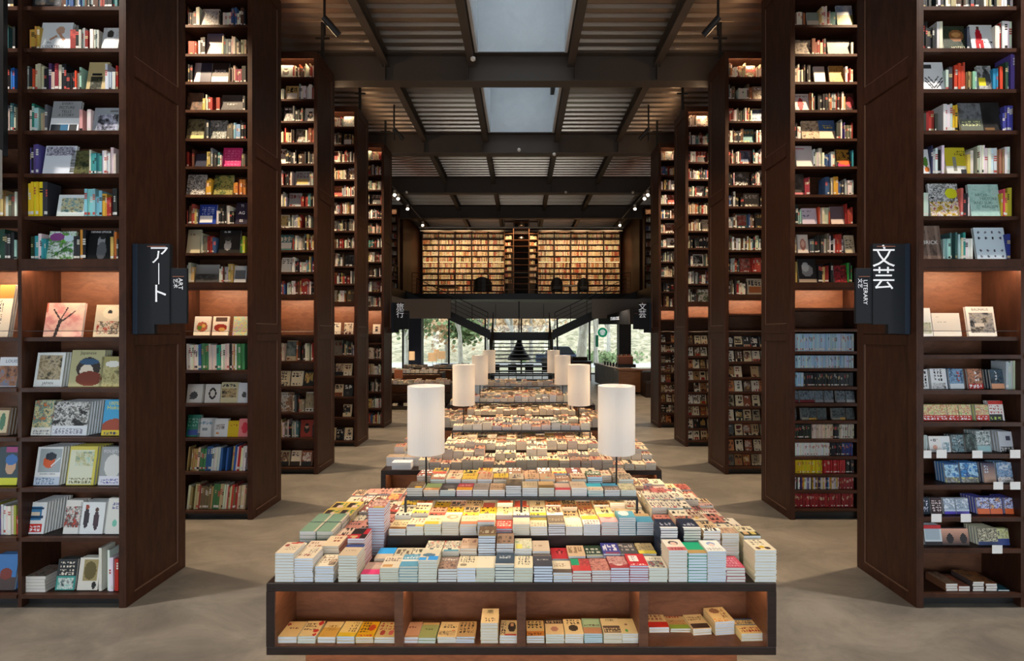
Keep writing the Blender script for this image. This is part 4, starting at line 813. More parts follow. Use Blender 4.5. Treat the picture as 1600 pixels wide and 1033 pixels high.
# ------------------------------------------------------------------ display tables down the aisle
TP = 2.81; TW = 1.725; TZ = .75; TF = 3.44; TB = 5.27
TN = ['nearest', 'second', 'third', 'fourth']
def display_table(n):
    y = TF+TP*n; d = TB-TF
    t = thing('display_table', ['low square dark walnut display table with lit open compartments, closest to the camera', 'second square walnut display table, behind the closest one',
              'third square walnut display table down the aisle', 'last walnut display table before the staircase'][n], 'table', (0, y, 0), 'display tables down the aisle')
    B(-TW, TW, y, y+d, TZ-.056, TZ).build('table_top', M['woodtop'], t, bevel=.004)
    B(-TW, TW, y, y+d, .264, .320).build('bottom_board', M['woodtop'], t, bevel=.004)
    for s in (-1, 1): B(s*(TW-.056), s*TW, y+.0005, y+d, .3201, TZ-.0561).build('side_board', M['woodtop'], t)
    for i in (-1, 0, 1): B(i*.829-.03, i*.829+.03, y+.004, y+.32, .3201, TZ-.0561).build('divider', M['woodin'], t)
    B(-TW+.0561, TW-.0561, y+.32, y+.34, .3201, TZ-.0561).build('back_panel', M['woodin'], t)
    for s in (-1, 1): B(s*(TW-.0561), s*(TW-.062), y+.004, y+.32, .3201, TZ-.0561).build('side_lining', M['woodin'], t)
    B(-TW+.0561, TW-.0561, y+.006, y+.32, .3201, .3225).build('floor_lining', M['woodin'], t)
    B(-1.53, 1.53, y+.17, y+d-.17, 0, .2639).build('plinth', M['woodin'], t)
    B(-TW+.08, TW-.08, y+.045, y+.060, TZ-.0603, TZ-.0563).build('light_strip', M['led2'], t)
    for s in (-1, 1): B(s*(TW-.17), s*(TW-.16), y+.06, y+d-.06, .256, .2639).build('light_strip', M['led2'], t)
    B(-TW+.17, TW-.17, y+.06, y+.07, .256, .2639).build('light_strip', M['led2'], t)
    B(-1.02, 1.02, y+.43, y+1.44, TZ+.0001, .90).build('raised_tier', M['woodtop'], t, bevel=.003)
    # metal rack standing on the tier
    a, b = y+.70, y+1.32
    r = thing('metal_rack', 'black metal rack shelf standing on the raised middle of the %s display table' % ['closest', 'second', 'third', 'last'][n], 'rack', (0, a, .90), 'metal racks on the display tables')
    B(-.945, .945, a, b, 1.098, 1.108).build('shelf_plate', M['wire'], r)
    B(-.945, .945, a-.012, a, 1.085, 1.108).build('front_bar', M['wire'], r)
    for x in (-.94, -.32*0, .94):
        for q in (a-.004, b-.02): B(x-.009, x+.009, q-.009, q+.009, .9001, 1.0979).build('leg', M['wire'], r)
    B(-.9, .9, a+.012, a+.024, 1.0905, 1.0975).build('light_strip', M['led2'], r)
    # two lamps
    for s in (-1, 1):
        lx, ly = s*.805, y+.865
        L = thing('table_lamp', 'tall lamp with a white drum shade on the %s side of the %s display table' % (SIDE[s], ['closest', 'second', 'third', 'last'][n]), 'lamp', (lx, ly, .90), 'drum lamps on the display tables')
        m = MB(); m.lathe(lx, ly, [(.0, .9002), (.07, .9002), (.07, .912), (.0, .916)], 24); m.build('base', M['black'], L)
        MB().tube((lx, ly, .912), (lx, ly, 1.92), .0085, n=10).build('pole', M['black'], L, smooth=True)
        m = MB(); m.lathe(lx, ly, [(.155, 1.432), (.155, 1.997), (.1525, 1.997), (.1525, 1.432)], 48, True); m.build('shade', M['shade'], L, smooth=False)
        m = MB()
        for q in range(3):
            e = q*2*math.pi/3; m.tube((lx, ly, 1.92), (lx+.153*math.cos(e), ly+.153*math.sin(e), 1.96), .0025, n=6)
        m.build('shade_spider', M['black'], L)
        m = MB(); m.lathe(lx, ly, [(0.001, 1.80), (.02, 1.79), (.032, 1.75), (.03, 1.72), (.014, 1.69), (.012, 1.66), (.001, 1.66)], 16); 
        m.build('bulb', M['bulb'], L, smooth=True)
    return t
M['led2'] = mat('warm_led_diffuser', (1, 1, 1), .5, emit=(1, .66, .36), es=42)
M['bulb'] = mat('bulb_glass', (1, 1, 1), .5, emit=(1, .80, .60), es=150)
for n in range(4): display_table(n)

RT = random.Random(5); STK = [0]
def stack(x, y, z, n, w, h, t, cov, pos, n_table, art=None, pg=None, texts=(), yaw=None, hidden=False, rank=1.0, seed=None):
    rg = RT; STK[0] += 1
    c = h3(cov) if isinstance(cov, str) else cov
    for i in range(n):
        top = i == n-1
        yw = (yaw if yaw is not None else 0)+rg.uniform(-.018, .018)
        ii = n-1-i
        add_book('stacked_paperback', frame_flat(x+rg.uniform(-.0012, .0012), y+h/2+rg.uniform(-.002, .003), z+.0005+i*(t+.0007), yw), w-.002, h-.004, t, c,
                 '%s paperback, %s, %s, %s table' % (cname(c), 'topmost' if top else nth(ii+1)+' from top', pos, TN[n_table]), 'paperbacks stacked on display tables',
                 art=art if top else None, pg=pg, texts=texts if top else (), hidden=hidden, rank=rank*(1.6 if top else 1), key=(pos, n_table) if '{n}' in pos else None, sid=STK[0])
PGS = [(.70, .72, .74), (.66, .70, .66), (.72, .73, .72), (.60, .68, .78), (.70, .66, .58), (.74, .75, .76)]
def rstack(x, y, z, hh, w, n_table, pos, pal=P_CREAM, t=None, h=.186, hidden=False, style='jp', maxh=None, pg=None, cov=None, art=None, texts=(), rank=1.0):
    t = t or RT.choice([.013, .015, .017, .019]); n = max(1, round(hh/(t+.0007)))
    a, c = rndart(RT, pal, style)
    if art: a = art; c = h3(cov) if cov else c
    stack(x, y, z, n, w, h, t, c, pos, n_table, art=a, pg=pg or RT.choice(PGS), texts=texts, hidden=hidden, rank=rank)
# the closest table, row by row, heights and columns read from the photograph
FR = [  # px centre, height m, art, texts
 (444, .190, 'B d9c4a4;E .2 .7 .12 .1 8a2a24;L .3 .9 .9 .95 b8302a .06;T .3 .3 .9 .7 a08a70 3', ()), (474, .165, 'B dcc8a8;T .1 .2 .7 .4 8a4a3a 2;V .5 .5 .9 .9 6a5a4a 2', ()),
 (506.5, .105, 'B e0cfae;V .1 .3 .7 .9 7a5038 3;N .6 .1 .95 .6 3a3430,c8a888,554 4', ()), (543, .190, 'B c8ae8c;R 0 .78 1 1 2c3a6c;T .2 .4 .7 .5 8a705a 1', ()),
 (578, .060, 'B b8907c;R 0 .0 1 .42 d83a6a;R .3 .5 .9 .8 c0a088', ()), (608, .092, 'B d8c4a4;T .1 .55 .9 .9 6a4a3a 2;R .1 .1 .6 .3 c08a50', ()),
 (638, .118, 'B 5a94a8;R 0 .4 1 .55 d8d0c0;T .1 .65 .9 .9 d8dcd0 2', ()), (668, .138, 'B cfc0a0;E .45 .5 .35 .14 4a6a7a;R .5 .05 1 .4 2a88c8;R 0 .05 .4 .3 3a90c8', ()),
 (699, .082, 'B 8a7060;N .0 .0 .9 .6 4a3830,b08a70,5a4038 4;T .1 .7 .9 .9 d8c8b0 1', ()), (729, .105, 'B dcc8a0;V .1 .4 .9 .95 3a3430 4;E .3 .25 .2 .1 8a7a60', ()), (758.5, .105, 'B dccba8;T .4 .8 .6 .85 a89878 1', ()),
 (788.5, .113, 'B 3a4650;R .0 .0 1 .1 c8c0b0;T .15 .55 .85 .8 c8c8c0 2', ()), (818, .107, 'B dccaa4;V .2 .2 .9 .95 2a2624 3', ()), (849, .107, 'B 33343c;T .2 .5 .8 .65 b8b0a0 1;R 0 .85 1 1 6a5a50', ()),
 (879.5, .070, 'B d4c09c;T .1 .5 .7 .8 8a6a4a 2;R .0 .0 1 .28 5a4a3c', ()), (909.5, .078, 'B b83430;R 0 .45 .45 1 1f8a5a;N .5 .4 1 1 b83430,8a2a28,c85040 4', ()), (939.5, .085, 'B a8604c;N 0 0 1 1 7a3a34,c88870,b0685a,5a3430 4', ()),
 (969, .094, 'B 9a3434;E .5 .5 .35 .3 d8b8a8;N 0 .3 1 1 8a2c2c,c8988a,7a2424 6', ()), (999, .107, 'B c0282c;R .15 .35 .6 .85 e8d0c0;V .3 .2 .5 .9 2a2020 1;T .1 .05 .9 .2 e8c8b8 1', ()), (1029, .094, 'B d8cbb0;N .1 .05 .9 .6 6a6a60,c8c0a0,3a4a5a,a8442c 5;T .3 .7 .9 .9 555 1', ()),
 (1060, .226, 'B e0d0b8;E .5 .66 .26 .2 3a2e28;E .5 .6 .17 .16 d8b098;R 0 0 1 .3 c87068;T .1 .05 .9 .25 8a3030 2', ()), (1090.5, .195, 'B 0f9a68;R .0 .0 1 .3 b08a50', ()), (1120.5, .215, 'B e0dccc;E .5 .68 .22 .16 8a98b0;E .5 .55 .15 .14 e0c0a8;T .1 .1 .9 .3 a89888 2', ()),
 (1150.5, .098, 'B b84050;T .1 .1 .9 .9 d89098 4', ()), (1197, .208, 'B e2d2ae;V .2 .5 .8 .95 6a5a44 2;E .25 .2 .12 .1 6a4a34;E .7 .2 .12 .1 3a2a24;E .48 .3 .14 .1 d8b030', ())]
for i, (p, hh, art, tx) in enumerate(FR):
    y = 3.455; X = px(p, y); big = i in (0, 1, 2, 3, 20, 24)
    w = .131 if i < 24 else .15; h = .186
    t = RT.choice([.0155, .0175, .019]) if not i == 24 else .019
    n = max(2, round(hh/(t+.0007)))
    pg = [(.70, .73, .72), (.66, .70, .64), (.60, .67, .76), (.66, .73, .82)][(i*7) % 4]
    if i in (5, 6, 10, 12): pg = (.60, .64, .56)
    stack(X, y, TZ, n, w, h, t, art.split(';')[0][2:], '{n} stack from left, front row', 0, art=art, pg=pg)
R2 = [(450, .11, None), (484, .12, 'B d8bfa0;T .1 .5 .9 .8 9a6a50 2'), (516, .16, 'B d8bf98;T .3 .5 .8 .9 8a3a2c 2'), (556, .215, 'B a82028;R .0 .5 .75 1 2a2020;R .65 0 1 .4 2c1c1c;E .3 .2 .2 .15 c8a070'), (597.5, .064, 'B c8b090;R 0 .55 1 1 3a98d0'), (626, .066, 'B c8b898;T .1 .4 .9 .8 6a5a48 2'),
      (652, .07, 'B d8c8a8;T .1 .3 .9 .9 554 3'), (676, .135, 'B dccfae;E .4 .4 .26 .2 4a5a5a;N 0 .3 1 1 dccfae,7a6a5a,dccfae,c0503a 6;R .1 0 .9 .12 4a8a98'), (704, .135, 'B dccfae;E .4 .4 .26 .2 4a5a5a;N 0 .3 1 1 dccfae,7a6a5a,dccfae,c0503a 6;R .1 0 .9 .12 4a8a98'),
      (732, .138, 'B c09a78;R .1 0 .9 .3 d0b090;T .1 .6 .9 .8 8a6048 1'), (760.5, .243, 'B 6a5038;T .1 .3 .9 .6 a89878 2;R 0 0 1 .12 8a7a50'), (789, .185, 'B 8a6a52;T .1 .2 .9 .7 4a3828 3'), (817.5, .15, 'B c0b08c;N 0 .1 1 .9 b8a880,d8cca8,8a9a68 6;R .1 .1 .4 .4 d8c860'),
      (846, .128, 'B c8ac8c;T .2 .5 .8 .6 a08060 1'), (876, .064, 'B b02c2e;E .5 .6 .2 .2 5a1a1c;E .5 .6 .1 .12 c8504a'), (902, .10, 'B c8a47c;T .1 .4 .9 .8 8a6a48 2'), (930, .10, 'B 2a3a28;T .1 .4 .9 .7 b8b098 2;R 0 0 1 .1 9a9a80'), (957, .115, 'B 3a3a7a;T .1 .4 .9 .9 c8c0c0 2;R .2 0 .9 .15 8a3a50'), (984, .11, 'B 4a4440;T .1 .4 .9 .9 a89888 3'), (1013, .11, 'B a88a4c;R 0 0 1 .25 d8c040;N 0 .4 1 1 8a7858,b8a070,6a6050 5'),
      (1046, .30, 'B 242c3c;R 0 0 1 .1 e8e0d8;T .2 .4 .8 .5 9a9aa0 1'), (1082, .30, 'B 242c3c;R 0 0 1 .1 e8e0d8;T .2 .4 .8 .5 9a9aa0 1'), (1113, .275, None), (1142, .255, 'B d8c4a0;N 0 0 1 .6 9a5a40,c8a888,6a4a3a 4;V .2 .6 .9 .95 555 3'), (1176, .24, 'B d8c8a0;R 0 .0 1 .4 3a3a2c;E .3 .3 .15 .2 c8a070;E .7 .3 .15 .2 c8b060;T .1 .6 .9 .9 6a5a44 2')]
for i, (p, hh, art) in enumerate(R2):
    y = 3.652; tx = ()
    if i in (20, 21): tx = [('DEATH', .5, .62, .026, 'c8c8cc', 0)]
    if i == 3: tx = [('100\u306e', .36, .80, .038, 'e8e4dc', 0)]
    rstack(px(p, y), y, TZ, hh, .127, 0, '{n} stack from left, second row', art=art, cov=art.split(';')[0][2:] if art else None, texts=tx, t=.0175, rank=.6)
# side bands
LEFTC = [[(.09, 'c0907a'), (.12, 'd0b090'), (.14, 'c8503a'), (.17, 'b0a080'), (.06, None)]]
for r in range(7):
    y = 3.87+.197*r
    for s in (-1, 1):
        for c in range(5):
            x = s*(1.105+.130*c); base = [.12, .14, .13, .11, .09] if s < 0 else [.30, .27, .25, .22, .17]
            hh = base[c]*RT.uniform(.8, 1.1)*(1 if r < 4 else .75); art = cov = None; t = None
            if s > 0 and r == 0: hh = [.24, .29, .27, .25, .22][c]
            if s < 0:
                if r == 0 and c == 0: hh, art, t = .37, 'B b0645c;N 0 .2 1 1 a85a50,e0b8a0,7a3a34 6;R .3 0 .9 .14 c8a830', .0195
                if c in (3, 4) and r in (0, 1): hh, art, t = .17, 'B 7a9478;R .88 .1 1 1 c8b898', .03
                if c in (3, 4) and r in (2, 3): hh, art = .15, 'B c8a850;R .1 .3 .5 .8 3a2c28;T .5 .4 .9 .9 5a7a48 3;E .6 .3 .2 .2 d8b8a0'
                if c == 1 and r == 0: hh, art = .10, 'B c0b0a8;E .5 .6 .2 .25 3a3030;R 0 .0 1 .22 7a6a5a'
            elif c in (0, 1) and r in (1, 2): hh, art = .30, 'B dccdb0;V .1 .1 .9 .95 6a5a58 5;T .2 .0 .6 .2 b84a4a 1'
            pal = ['b87a68', 'd8b89c', '9a4a44', 'c8a888', 'd8c8a8', 'c88a78', '7a4a40', 'd0b890'] if s < 0 else ['d8c0a4', 'c89c8c', 'd8c8a8', 'b8705c', 'd8c090', 'e0d0b4', 'a8605a', 'cdb898']
            rstack(x, y, TZ, hh, .126, 0, '%s column %s of middle, %s row' % (nth(c+1), SIDE[s], nth(r+3)), pal=pal, art=art, cov=art.split(';')[0][2:] if art else None, t=t, rank=.5 if s < 0 and c else .35)
# raised tier, rows under and in front of the rack
PT = [['e8d8a8', 'd8b838', 'e8dcb8', 'e0c8a0', 'e8c040', 'f0e4c8', 'c88a58', 'e0b0a0', 'ece0c4'], ]
H1 = [.055, .075, .09, .095, .08, .10, .06, .08, .07, .085, .07, .08, .10, .13, .10]
A1 = ['B d8c090;T .1 .4 .9 .8 6a4a2c 2;R 0 0 1 .2 8a5a30', 'B e0d0a8;V .1 .4 .9 .9 8a3a30 4;R .5 0 1 .25 c8a840;R 0 0 .5 .25 5a5468', 'B e0cc9c;R 0 0 .8 .35 d8b028;T .2 .5 .8 .7 a07a40 1', 'B e2d0a8;E .5 .6 .35 .25 b89468;E .55 .6 .2 .15 e2d0a8', 'B e8d0a0;R 0 0 1 .35 c07850;T .1 .6 .9 .9 a88060 1', 'B ecd8a8;R 0 0 1 .2 c8806a;T .1 .5 .9 .9 c0a080 2',
      'B b83c30;T .1 .3 .9 .9 e8c8b0 3;R 0 .0 1 .15 c83028', 'B e0ccA8;R 0 0 1 .3 d8c0a0;R 0 .8 1 1 4a4468', 'B e0cca4;R 0 .75 1 1 8a7a30;T .1 .1 .9 .5 a8906a 2', 'B 6a5a48;R 0 0 1 .15 b8a888;T .1 .4 .9 .7 a89878 1', 'B ecdcb4;T .1 .1 .9 .2 b8a078 1', 'B e8e0d0;R 0 .6 1 1 b8a828;T .1 .1 .9 .5 8a7a60 1', 'B e0a8a0;E .5 .6 .3 .2 d05a70;R 0 .6 1 1 c8b040', 'B 5a9aa8;E .4 .5 .3 .3 d8d8c8;R 0 .8 1 1 a8885a', 'B 4a8aa0;R 0 .7 1 1 a88a60']
for r in range(5):
    y = 3.875+.193*r
    for c in range(15):
        x = -.945+.135*c
        hh = H1[c] if r == 0 else RT.uniform(.05, .11) if r < 2 else RT.uniform(.06, .13)
        art = A1[c] if r == 0 else ('B e8dcc0;R .12 .3 .88 .85 e0604a;R 0 0 1 .12 e0604a' if (r in (2, 3) and c in (6, 7, 5)) or (r == 3 and c == 1) else None)
        rstack(x, y, .90, hh, .132, 0, '{n} stack from left, %s row on raised tier' % nth(r+1), pal=PT[0], art=art, cov=art.split(';')[0][2:] if art else None, t=.0165, rank=1 if r == 0 else .3)
R3 = ['B 5a4a3a;T .1 .5 .9 .9 8a7a60 2;R .5 .1 .9 .25 d8a830', 'B a8784a;R 0 .4 1 1 7a8a58;T .1 .1 .5 .3 d0b090 1', 'B 38302e;E .5 .5 .4 .2 5a5450;R .5 .05 .9 .2 c8b898', 'B 9a3038;R 0 0 1 .4 c88a28;T .1 .6 .9 .8 d0a098 1', 'B 8a7c70;T .1 .5 .9 .9 6a5c50 2', 'B a08468;T .1 .3 .9 .8 6a5038 3', 'B 4a4238;N 0 .3 1 1 38322c,6a5c48 3', 'B 9a8a70;T .1 .4 .9 .8 7a6a50 2', 'B a88a60;R 0 0 1 .4 6a5430', 'B c0a08c;R 0 0 1 .35 b04048', 'B c0a88c;T .1 .5 .8 .6 8a705a 1', 'B 3a9aa8;R 0 0 1 .45 d0b898;T .1 .1 .9 .35 8a7058 1', 'B 6a5a50;R 0 .6 1 1 3a80a0;T .1 .1 .9 .4 b8a088 1', 'B a8a084;N 0 0 1 1 7a8a58,c8b898,5a5040 5']
for r in range(3):
    y = 4.155+.197*r
    for c in range(14):
        x = -.87+.1345*c+(.02 if r == 1 else 0); hh = [.065, .05, .045, .045, .055, .055, .085, .07, .062, .055, .075, .06, .06, .06][c] if r == 0 else RT.uniform(.07, .10) if r == 1 else RT.uniform(.05, .09)
        if r == 0 and c == 0: pass
        if abs(abs(x)-.805) < .078 and r == 1: continue
        rstack(x, y, 1.1085, hh, .131, 0, '{n} stack from left, %s row on metal rack' % nth(r+1), pal=['c8b090', 'a8886a', '8a6a54', 'b8a084', '7a4a40', '9a8a74', '4a5a48', 'b89a3c'], art=R3[c] if r == 0 else None, cov=R3[c].split(';')[0][2:] if r == 0 else None, t=[.0165, .02, .019][r], rank=1.0 if r < 2 else .5)
for i, (x, hh, c) in enumerate(((1.0, .12, 'c8b498'), (1.17, .17, 'bfa288'), (1.22, .12, 'c0a890'))):
    rstack(x, 5.02-.22*(i == 2)*0, TZ, hh, .15 if i else .126, 0, '%s stack from middle at the far right edge' % nth(i+1), pal=[c], h=.2, t=.024)
# lower compartments of the closest table
LC = [(447, 2, 'B e0c48c;E .2 .8 .1 .08 a83028;T .3 .5 .8 .62 8a6040 1', 33, .022), (479, 3, 'B e0cc98;T .1 .4 .7 .9 6a4a34 3;E .85 .85 .14 .14 b82828;E .8 .35 .14 .12 b82828;E .85 .1 .12 .08 b82828', 29, .016), (510, 2, 'B c8a050;R 0 .6 1 1 e0c890;T .3 .4 .8 .8 a07a30 2', 29, .022), (540, 3, 'B e0c888;V .5 .3 .9 .95 7a5a30 2;R 0 0 1 .25 d8b830', 29, .015), (569, 3, 'B e0b020;V .1 .3 .6 .95 4a3a20 2;E .7 .6 .2 .2 c85030;T .1 .05 .9 .2 c84030 1', 29, .014), (601, 3, 'B d8c080;E .3 .3 .12 .16 a84038;E .7 .3 .12 .16 c86060;V .1 .5 .9 .95 a83830 3', 34, .013),
      (640, 2, 'B d8a888;T .2 .6 .7 .7 8a5040 1;R 0 0 1 .1 b89060', 27, .020), (667, 2, 'B a8b478;T .2 .5 .7 .6 6a7a48 1;R 0 .85 1 1 d8b878', 28, .018), (698, 3, 'B e2cc98;T .2 .6 .9 .85 5a4a38 1;E .8 .4 .08 .06 d86030;N .05 .1 .9 .4 5a5048,d8c090,8a7050 5', 30, .014), (727, 3, 'B bfa070;V .15 .2 .9 .95 4a3c28 4', 30, .014),
      (764.5, 7, 'B e6d4a8;V .35 .45 .65 .95 1c1a18 1;T .2 .1 .8 .4 5a4a38 2', 28, .019), (795, 3, 'B e6d2a4;V .05 .1 .35 .9 1c1a18 1;E .65 .55 .22 .32 38322e;E .65 .7 .1 .12 d8a888;R .3 .0 .9 .1 c04030', 29, .017),
      (837, 3, 'B d8bc84;V .1 .5 .9 .95 1c1a18 3;R 0 0 1 .3 c88038;T .1 .05 .9 .25 6a3a18 1', 29, .016), (867.5, 4, 'B e0c898;R 0 .7 1 1 3a3030;T .1 .75 .9 .95 e0c898 1;E .5 .35 .2 .15 b08070', 30, .015), (897.5, 4, 'B e4d0a0;E .5 .4 .25 .2 3a342e;V .2 .6 .9 .95 4a4030 3', 30, .015), (927.5, 5, 'B 94b898;R .1 .6 .9 .9 a8c8a8;R 0 .0 1 .4 b88868;T .1 .5 .9 .6 5a4a40 1', 30, .0125), (958, 5, 'B e4d4a8;T .1 .75 .9 .95 2a2622 1;R .05 .05 .95 .5 5a4a40;T .1 .1 .9 .4 d8c8a0 2', 30, .0128), (987, 5, 'B e0d09c;E .35 .6 .14 .12 d8c8a0;E .35 .6 .08 .06 8a6040;E .3 .2 .1 .08 5aa858', 30, .0125),
      (1030, 2, 'B d8c094;R 0 .0 1 .35 b82820;V .1 .5 .9 .95 8a4a30 3', 34, .019), (1064, 2, 'B c8ac80;R 0 0 1 .3 88a840;N 0 .3 1 .6 7a5a40,c8a070,a88a58 4;T .1 .75 .7 .95 a83028 1', 34, .013), (1096, 3, 'B dcc89c;R .05 .1 .95 .35 3a2c28;T .1 .6 .9 .9 8a7048 2', 32, .014), (1131, 6, 'B e4cc98;E .4 .75 .25 .18 8a6048;V .6 .3 .9 .95 a07040 2;T .0 .0 .7 .25 d88830 1', 34, .0155), (1176, 3, 'B e6cc8c;R 0 .9 1 1 2a5a98;R 0 .55 1 .62 2a5a98;T .15 .65 .85 .88 1c2a4a 1;T .1 .1 .9 .45 a03028 2', 38, .017)]
TXL = {10: [('\u60aa', .5, .76, .05, '1a1816', 0)], 16: [('\u884c\u52d5', .5, .86, .03, '1a1816', 0)], 12: [('\u9762\u63a5', .42, .7, .034, '1a1816', 0)]}
for i, (p, n, art, wp, t) in enumerate(LC):
    y = 3.475 if i < 22 else 3.50; X = px(p, y); w = wp*y/FPX*.985
    if i in (18, 19): y = 3.60; X = px(p, y)
    if i in (20, 21): y = 3.57; X = px(p, y)
    if i == 22: y = 3.50; X = px(p, y)
    if i == 10: art = art.replace('V .35 .45 .65 .95 1c1a18 1;', '')
    if i == 16: art = art.replace('T .1 .75 .9 .95 2a2622 1;', '')
    comp = [6, 12, 18, 23]; ci = [q for q, e in enumerate(comp) if i < e][0]; st = i-([0]+comp)[ci]
    stack(X, y, .3226, n, w, .186, t, art.split(';')[0][2:], '%s stack, %s lower compartment' % (nth(st+1), ORD[ci+1]), 0, art=art, pg=PGS[i % 6], texts=TXL.get(i, ()), yaw=.10 if i in (20, 21) else (.06 if i == 22 else 0), rank=1.1)
# the tables behind: same order of tiers, own heights and colours
PB = [['d8c4a4', 'c8ac90', 'e0d0b4', 'b88a74', 'd0b89a', 'a87860', 'dccbb0'], ['c8b090', 'b89878', 'd8c8a8', '8a6a54', 'a88a6c'], ['c8b498', 'b09a7c', 'd0bca0', '8a7058']]
for n in (1, 2, 3):
    y0 = TF+TP*n; pal = PB[n-1]
    for r in range(6):
        y = y0+.015+.197*r
        for c in range(25):
            x = -1.60+.1333*c
            if r >= 2 and abs(x) < 1.08: continue
            if n == 1 and r < 2 and x < -1.25: continue
            edge = abs(x) > 1.08
            if n == 1 and not edge and r == 0: hh = [.07, .10, .12, .09, .10, .08, .09, .13, .12, .10][c % 10] if c < 13 else .125
            else: hh = RT.uniform(.07, .15) if r == 0 else RT.uniform(.12, .22)
            if n > 1: hh = RT.uniform(.10, .18)
            rstack(x, y, TZ, hh, .130, n, '{n} stack from left, %s row' % nth(r+1), pal=pal, pg=RT.choice([(.66, .67, .64), (.70, .70, .66), (.6, .6, .56)]), rank=1 if r == 0 else .2)
    for r in range(5):
        y = y0+.44+.195*r
        for c in range(15):
            hh = RT.uniform(.06, .12)
            art = None
            if n == 1 and r == 3 and c in (8, 9, 10, 11): art = 'B '+['4a7a4c', '4a4478', 'd8a838', 'c05a58'][c-8]
            rstack(-.945+.135*c, y, .90, hh, .132, n, '{n} stack from left, %s row on raised tier' % nth(r+1), pal=pal, art=art, cov=art[2:] if art else None, rank=1 if r == 0 else .2, pg=(.70, .68, .62))
    for r in range(3):
        y = y0+.715+.197*r
        for c in range(14):
            x = -.87+.1345*c
            if abs(abs(x)-.805) < .078 and r == 1: continue
            rstack(x, y, 1.1085, RT.uniform(.05, .10) if n < 2 else RT.uniform(.06, .14), .131, n, '{n} stack from left, %s row on metal rack' % nth(r+1), pal=pal+(['3a4a3a', '8a2c2c'] if n == 1 else []), rank=1 if r == 0 else .4)
for i, (p, z0, n, w, t) in enumerate(((616, 0, 5, .22, .022), (642, 0, 5, .22, .022), (625.5, 0, 4, .24, .021))):
    y = 6.45 if i < 2 else 6.285; p = (617, 645, 627)[i]
    stack(px(p, y), y, TZ, n, w, .17 if i < 2 else .15, t, 'c8c0b0' if i < 2 else 'e6e6ea', '%s stack at left front corner' % nth(i+1), 1, art='B b09a84' if i < 2 else 'B e6e6ec;T .1 .1 .9 .9 c8ccd8 6', pg=(.74, .76, .80), rank=2)
stack(px(645, 6.55)+.22, 6.40, TZ, 7, .13, .186, .02, 'a82c34', 'red stack behind the left front corner', 1, art='B b8505a;T .1 .1 .9 .9 8a2a30 3', rank=2)

# ------------------------------------------------------------------ upper floor, stairs, far bookcase wall
ZM = 4.36; YW = 27.8
struct(B(-5.5, 5.5, 25.4, 28.35, 4.30, ZM).build('floor_mezzanine', M['darkwall']))
struct(B(-5.5, 5.5, 25.36, 25.4, 4.08, ZM+.02).build('trim_1', M['black']))
struct(B(-5.5, 5.5, 25.4, 28.34, 4.08, 4.2999).build('ceiling_soffit', M['greywall']))
for i, s in enumerate((-1, 1)):
    struct(B(s*5.52, s*9.6, 15.2, 28.34, 4.16, ZM-.001).build('floor_mezzanine_wing', M['darkwall']))
    struct(B(s*5.54, s*9.6, 15.2, 28.34, 4.0, 4.159).build('ceiling_wing_soffit', M['soffit']))
    struct(B(s*5.501, s*5.539, 15.2, 25.36, 4.02, ZM+.02).build('trim_%d' % (2+i), M['black']))
    # wall of the upper room beside the bookcase wall
    struct(B(s*5.58, s*5.72, 24.0, 28.3, ZM, 8.1).build('wall_upper_'+SIDE[s], M['wood']))
M['green_glow'] = mat('green_acrylic_added_glow', (.0, .25, .12), .4, emit=(.0, .30, .14), es=.6)  # emission added to brighten the green of the round emblem
M['white_glow'] = mat('white_acrylic_added_glow', (.8, .8, .8), .4, emit=(.9, .95, .95), es=.55)  # emission added to brighten the emblem's white disc
for s in (-1, 1): struct(B(s*3.3, s*9.6, 23.75, 23.95, 3.09, 3.999).build('trim_%d' % (64+s), M['greywall']))
# hanging wall above the windows and the window wall itself
YG = 29.7
struct(B(-9.6, 9.6, YG-.1, YG+.1, 3.23, 4.6).build('wall_window_head', M['greywall']))
MX = [-9.2, -6.9, -4.22, -2.1, 0.0, 2.1, 3.98, 6.3, 9.2]
for i, x in enumerate(MX): struct(B(x-.045, x+.045, YG-.08, YG+.08, 0, 3.23).build('trim_%d' % (40+i), M['black']))
for i in range(len(MX)-1): struct(B(MX[i]+.046, MX[i+1]-.046, YG-.006, YG+.006, .06, 3.20).build('window_%d' % (i+10), M['glass']))
struct(B(-9.6, 9.6, YG-.08, YG+.08, 0, .06).build('trim_60', M['black']))
for x in (-4.35, -1.5, 1.3, 4.1): struct(B(x-.012, x+.012, YG-.12, YG-.101, 3.23, 4.08).build('trim_61', M['black']))
# columns
struct(B(-5.32, -4.72, 24.0, 24.6, 0, 4.07).build('pillar', M['navy']))
struct(B(4.62, 5.18, 24.0, 24.6, 0, 4.07).build('pillar', M['steel']))
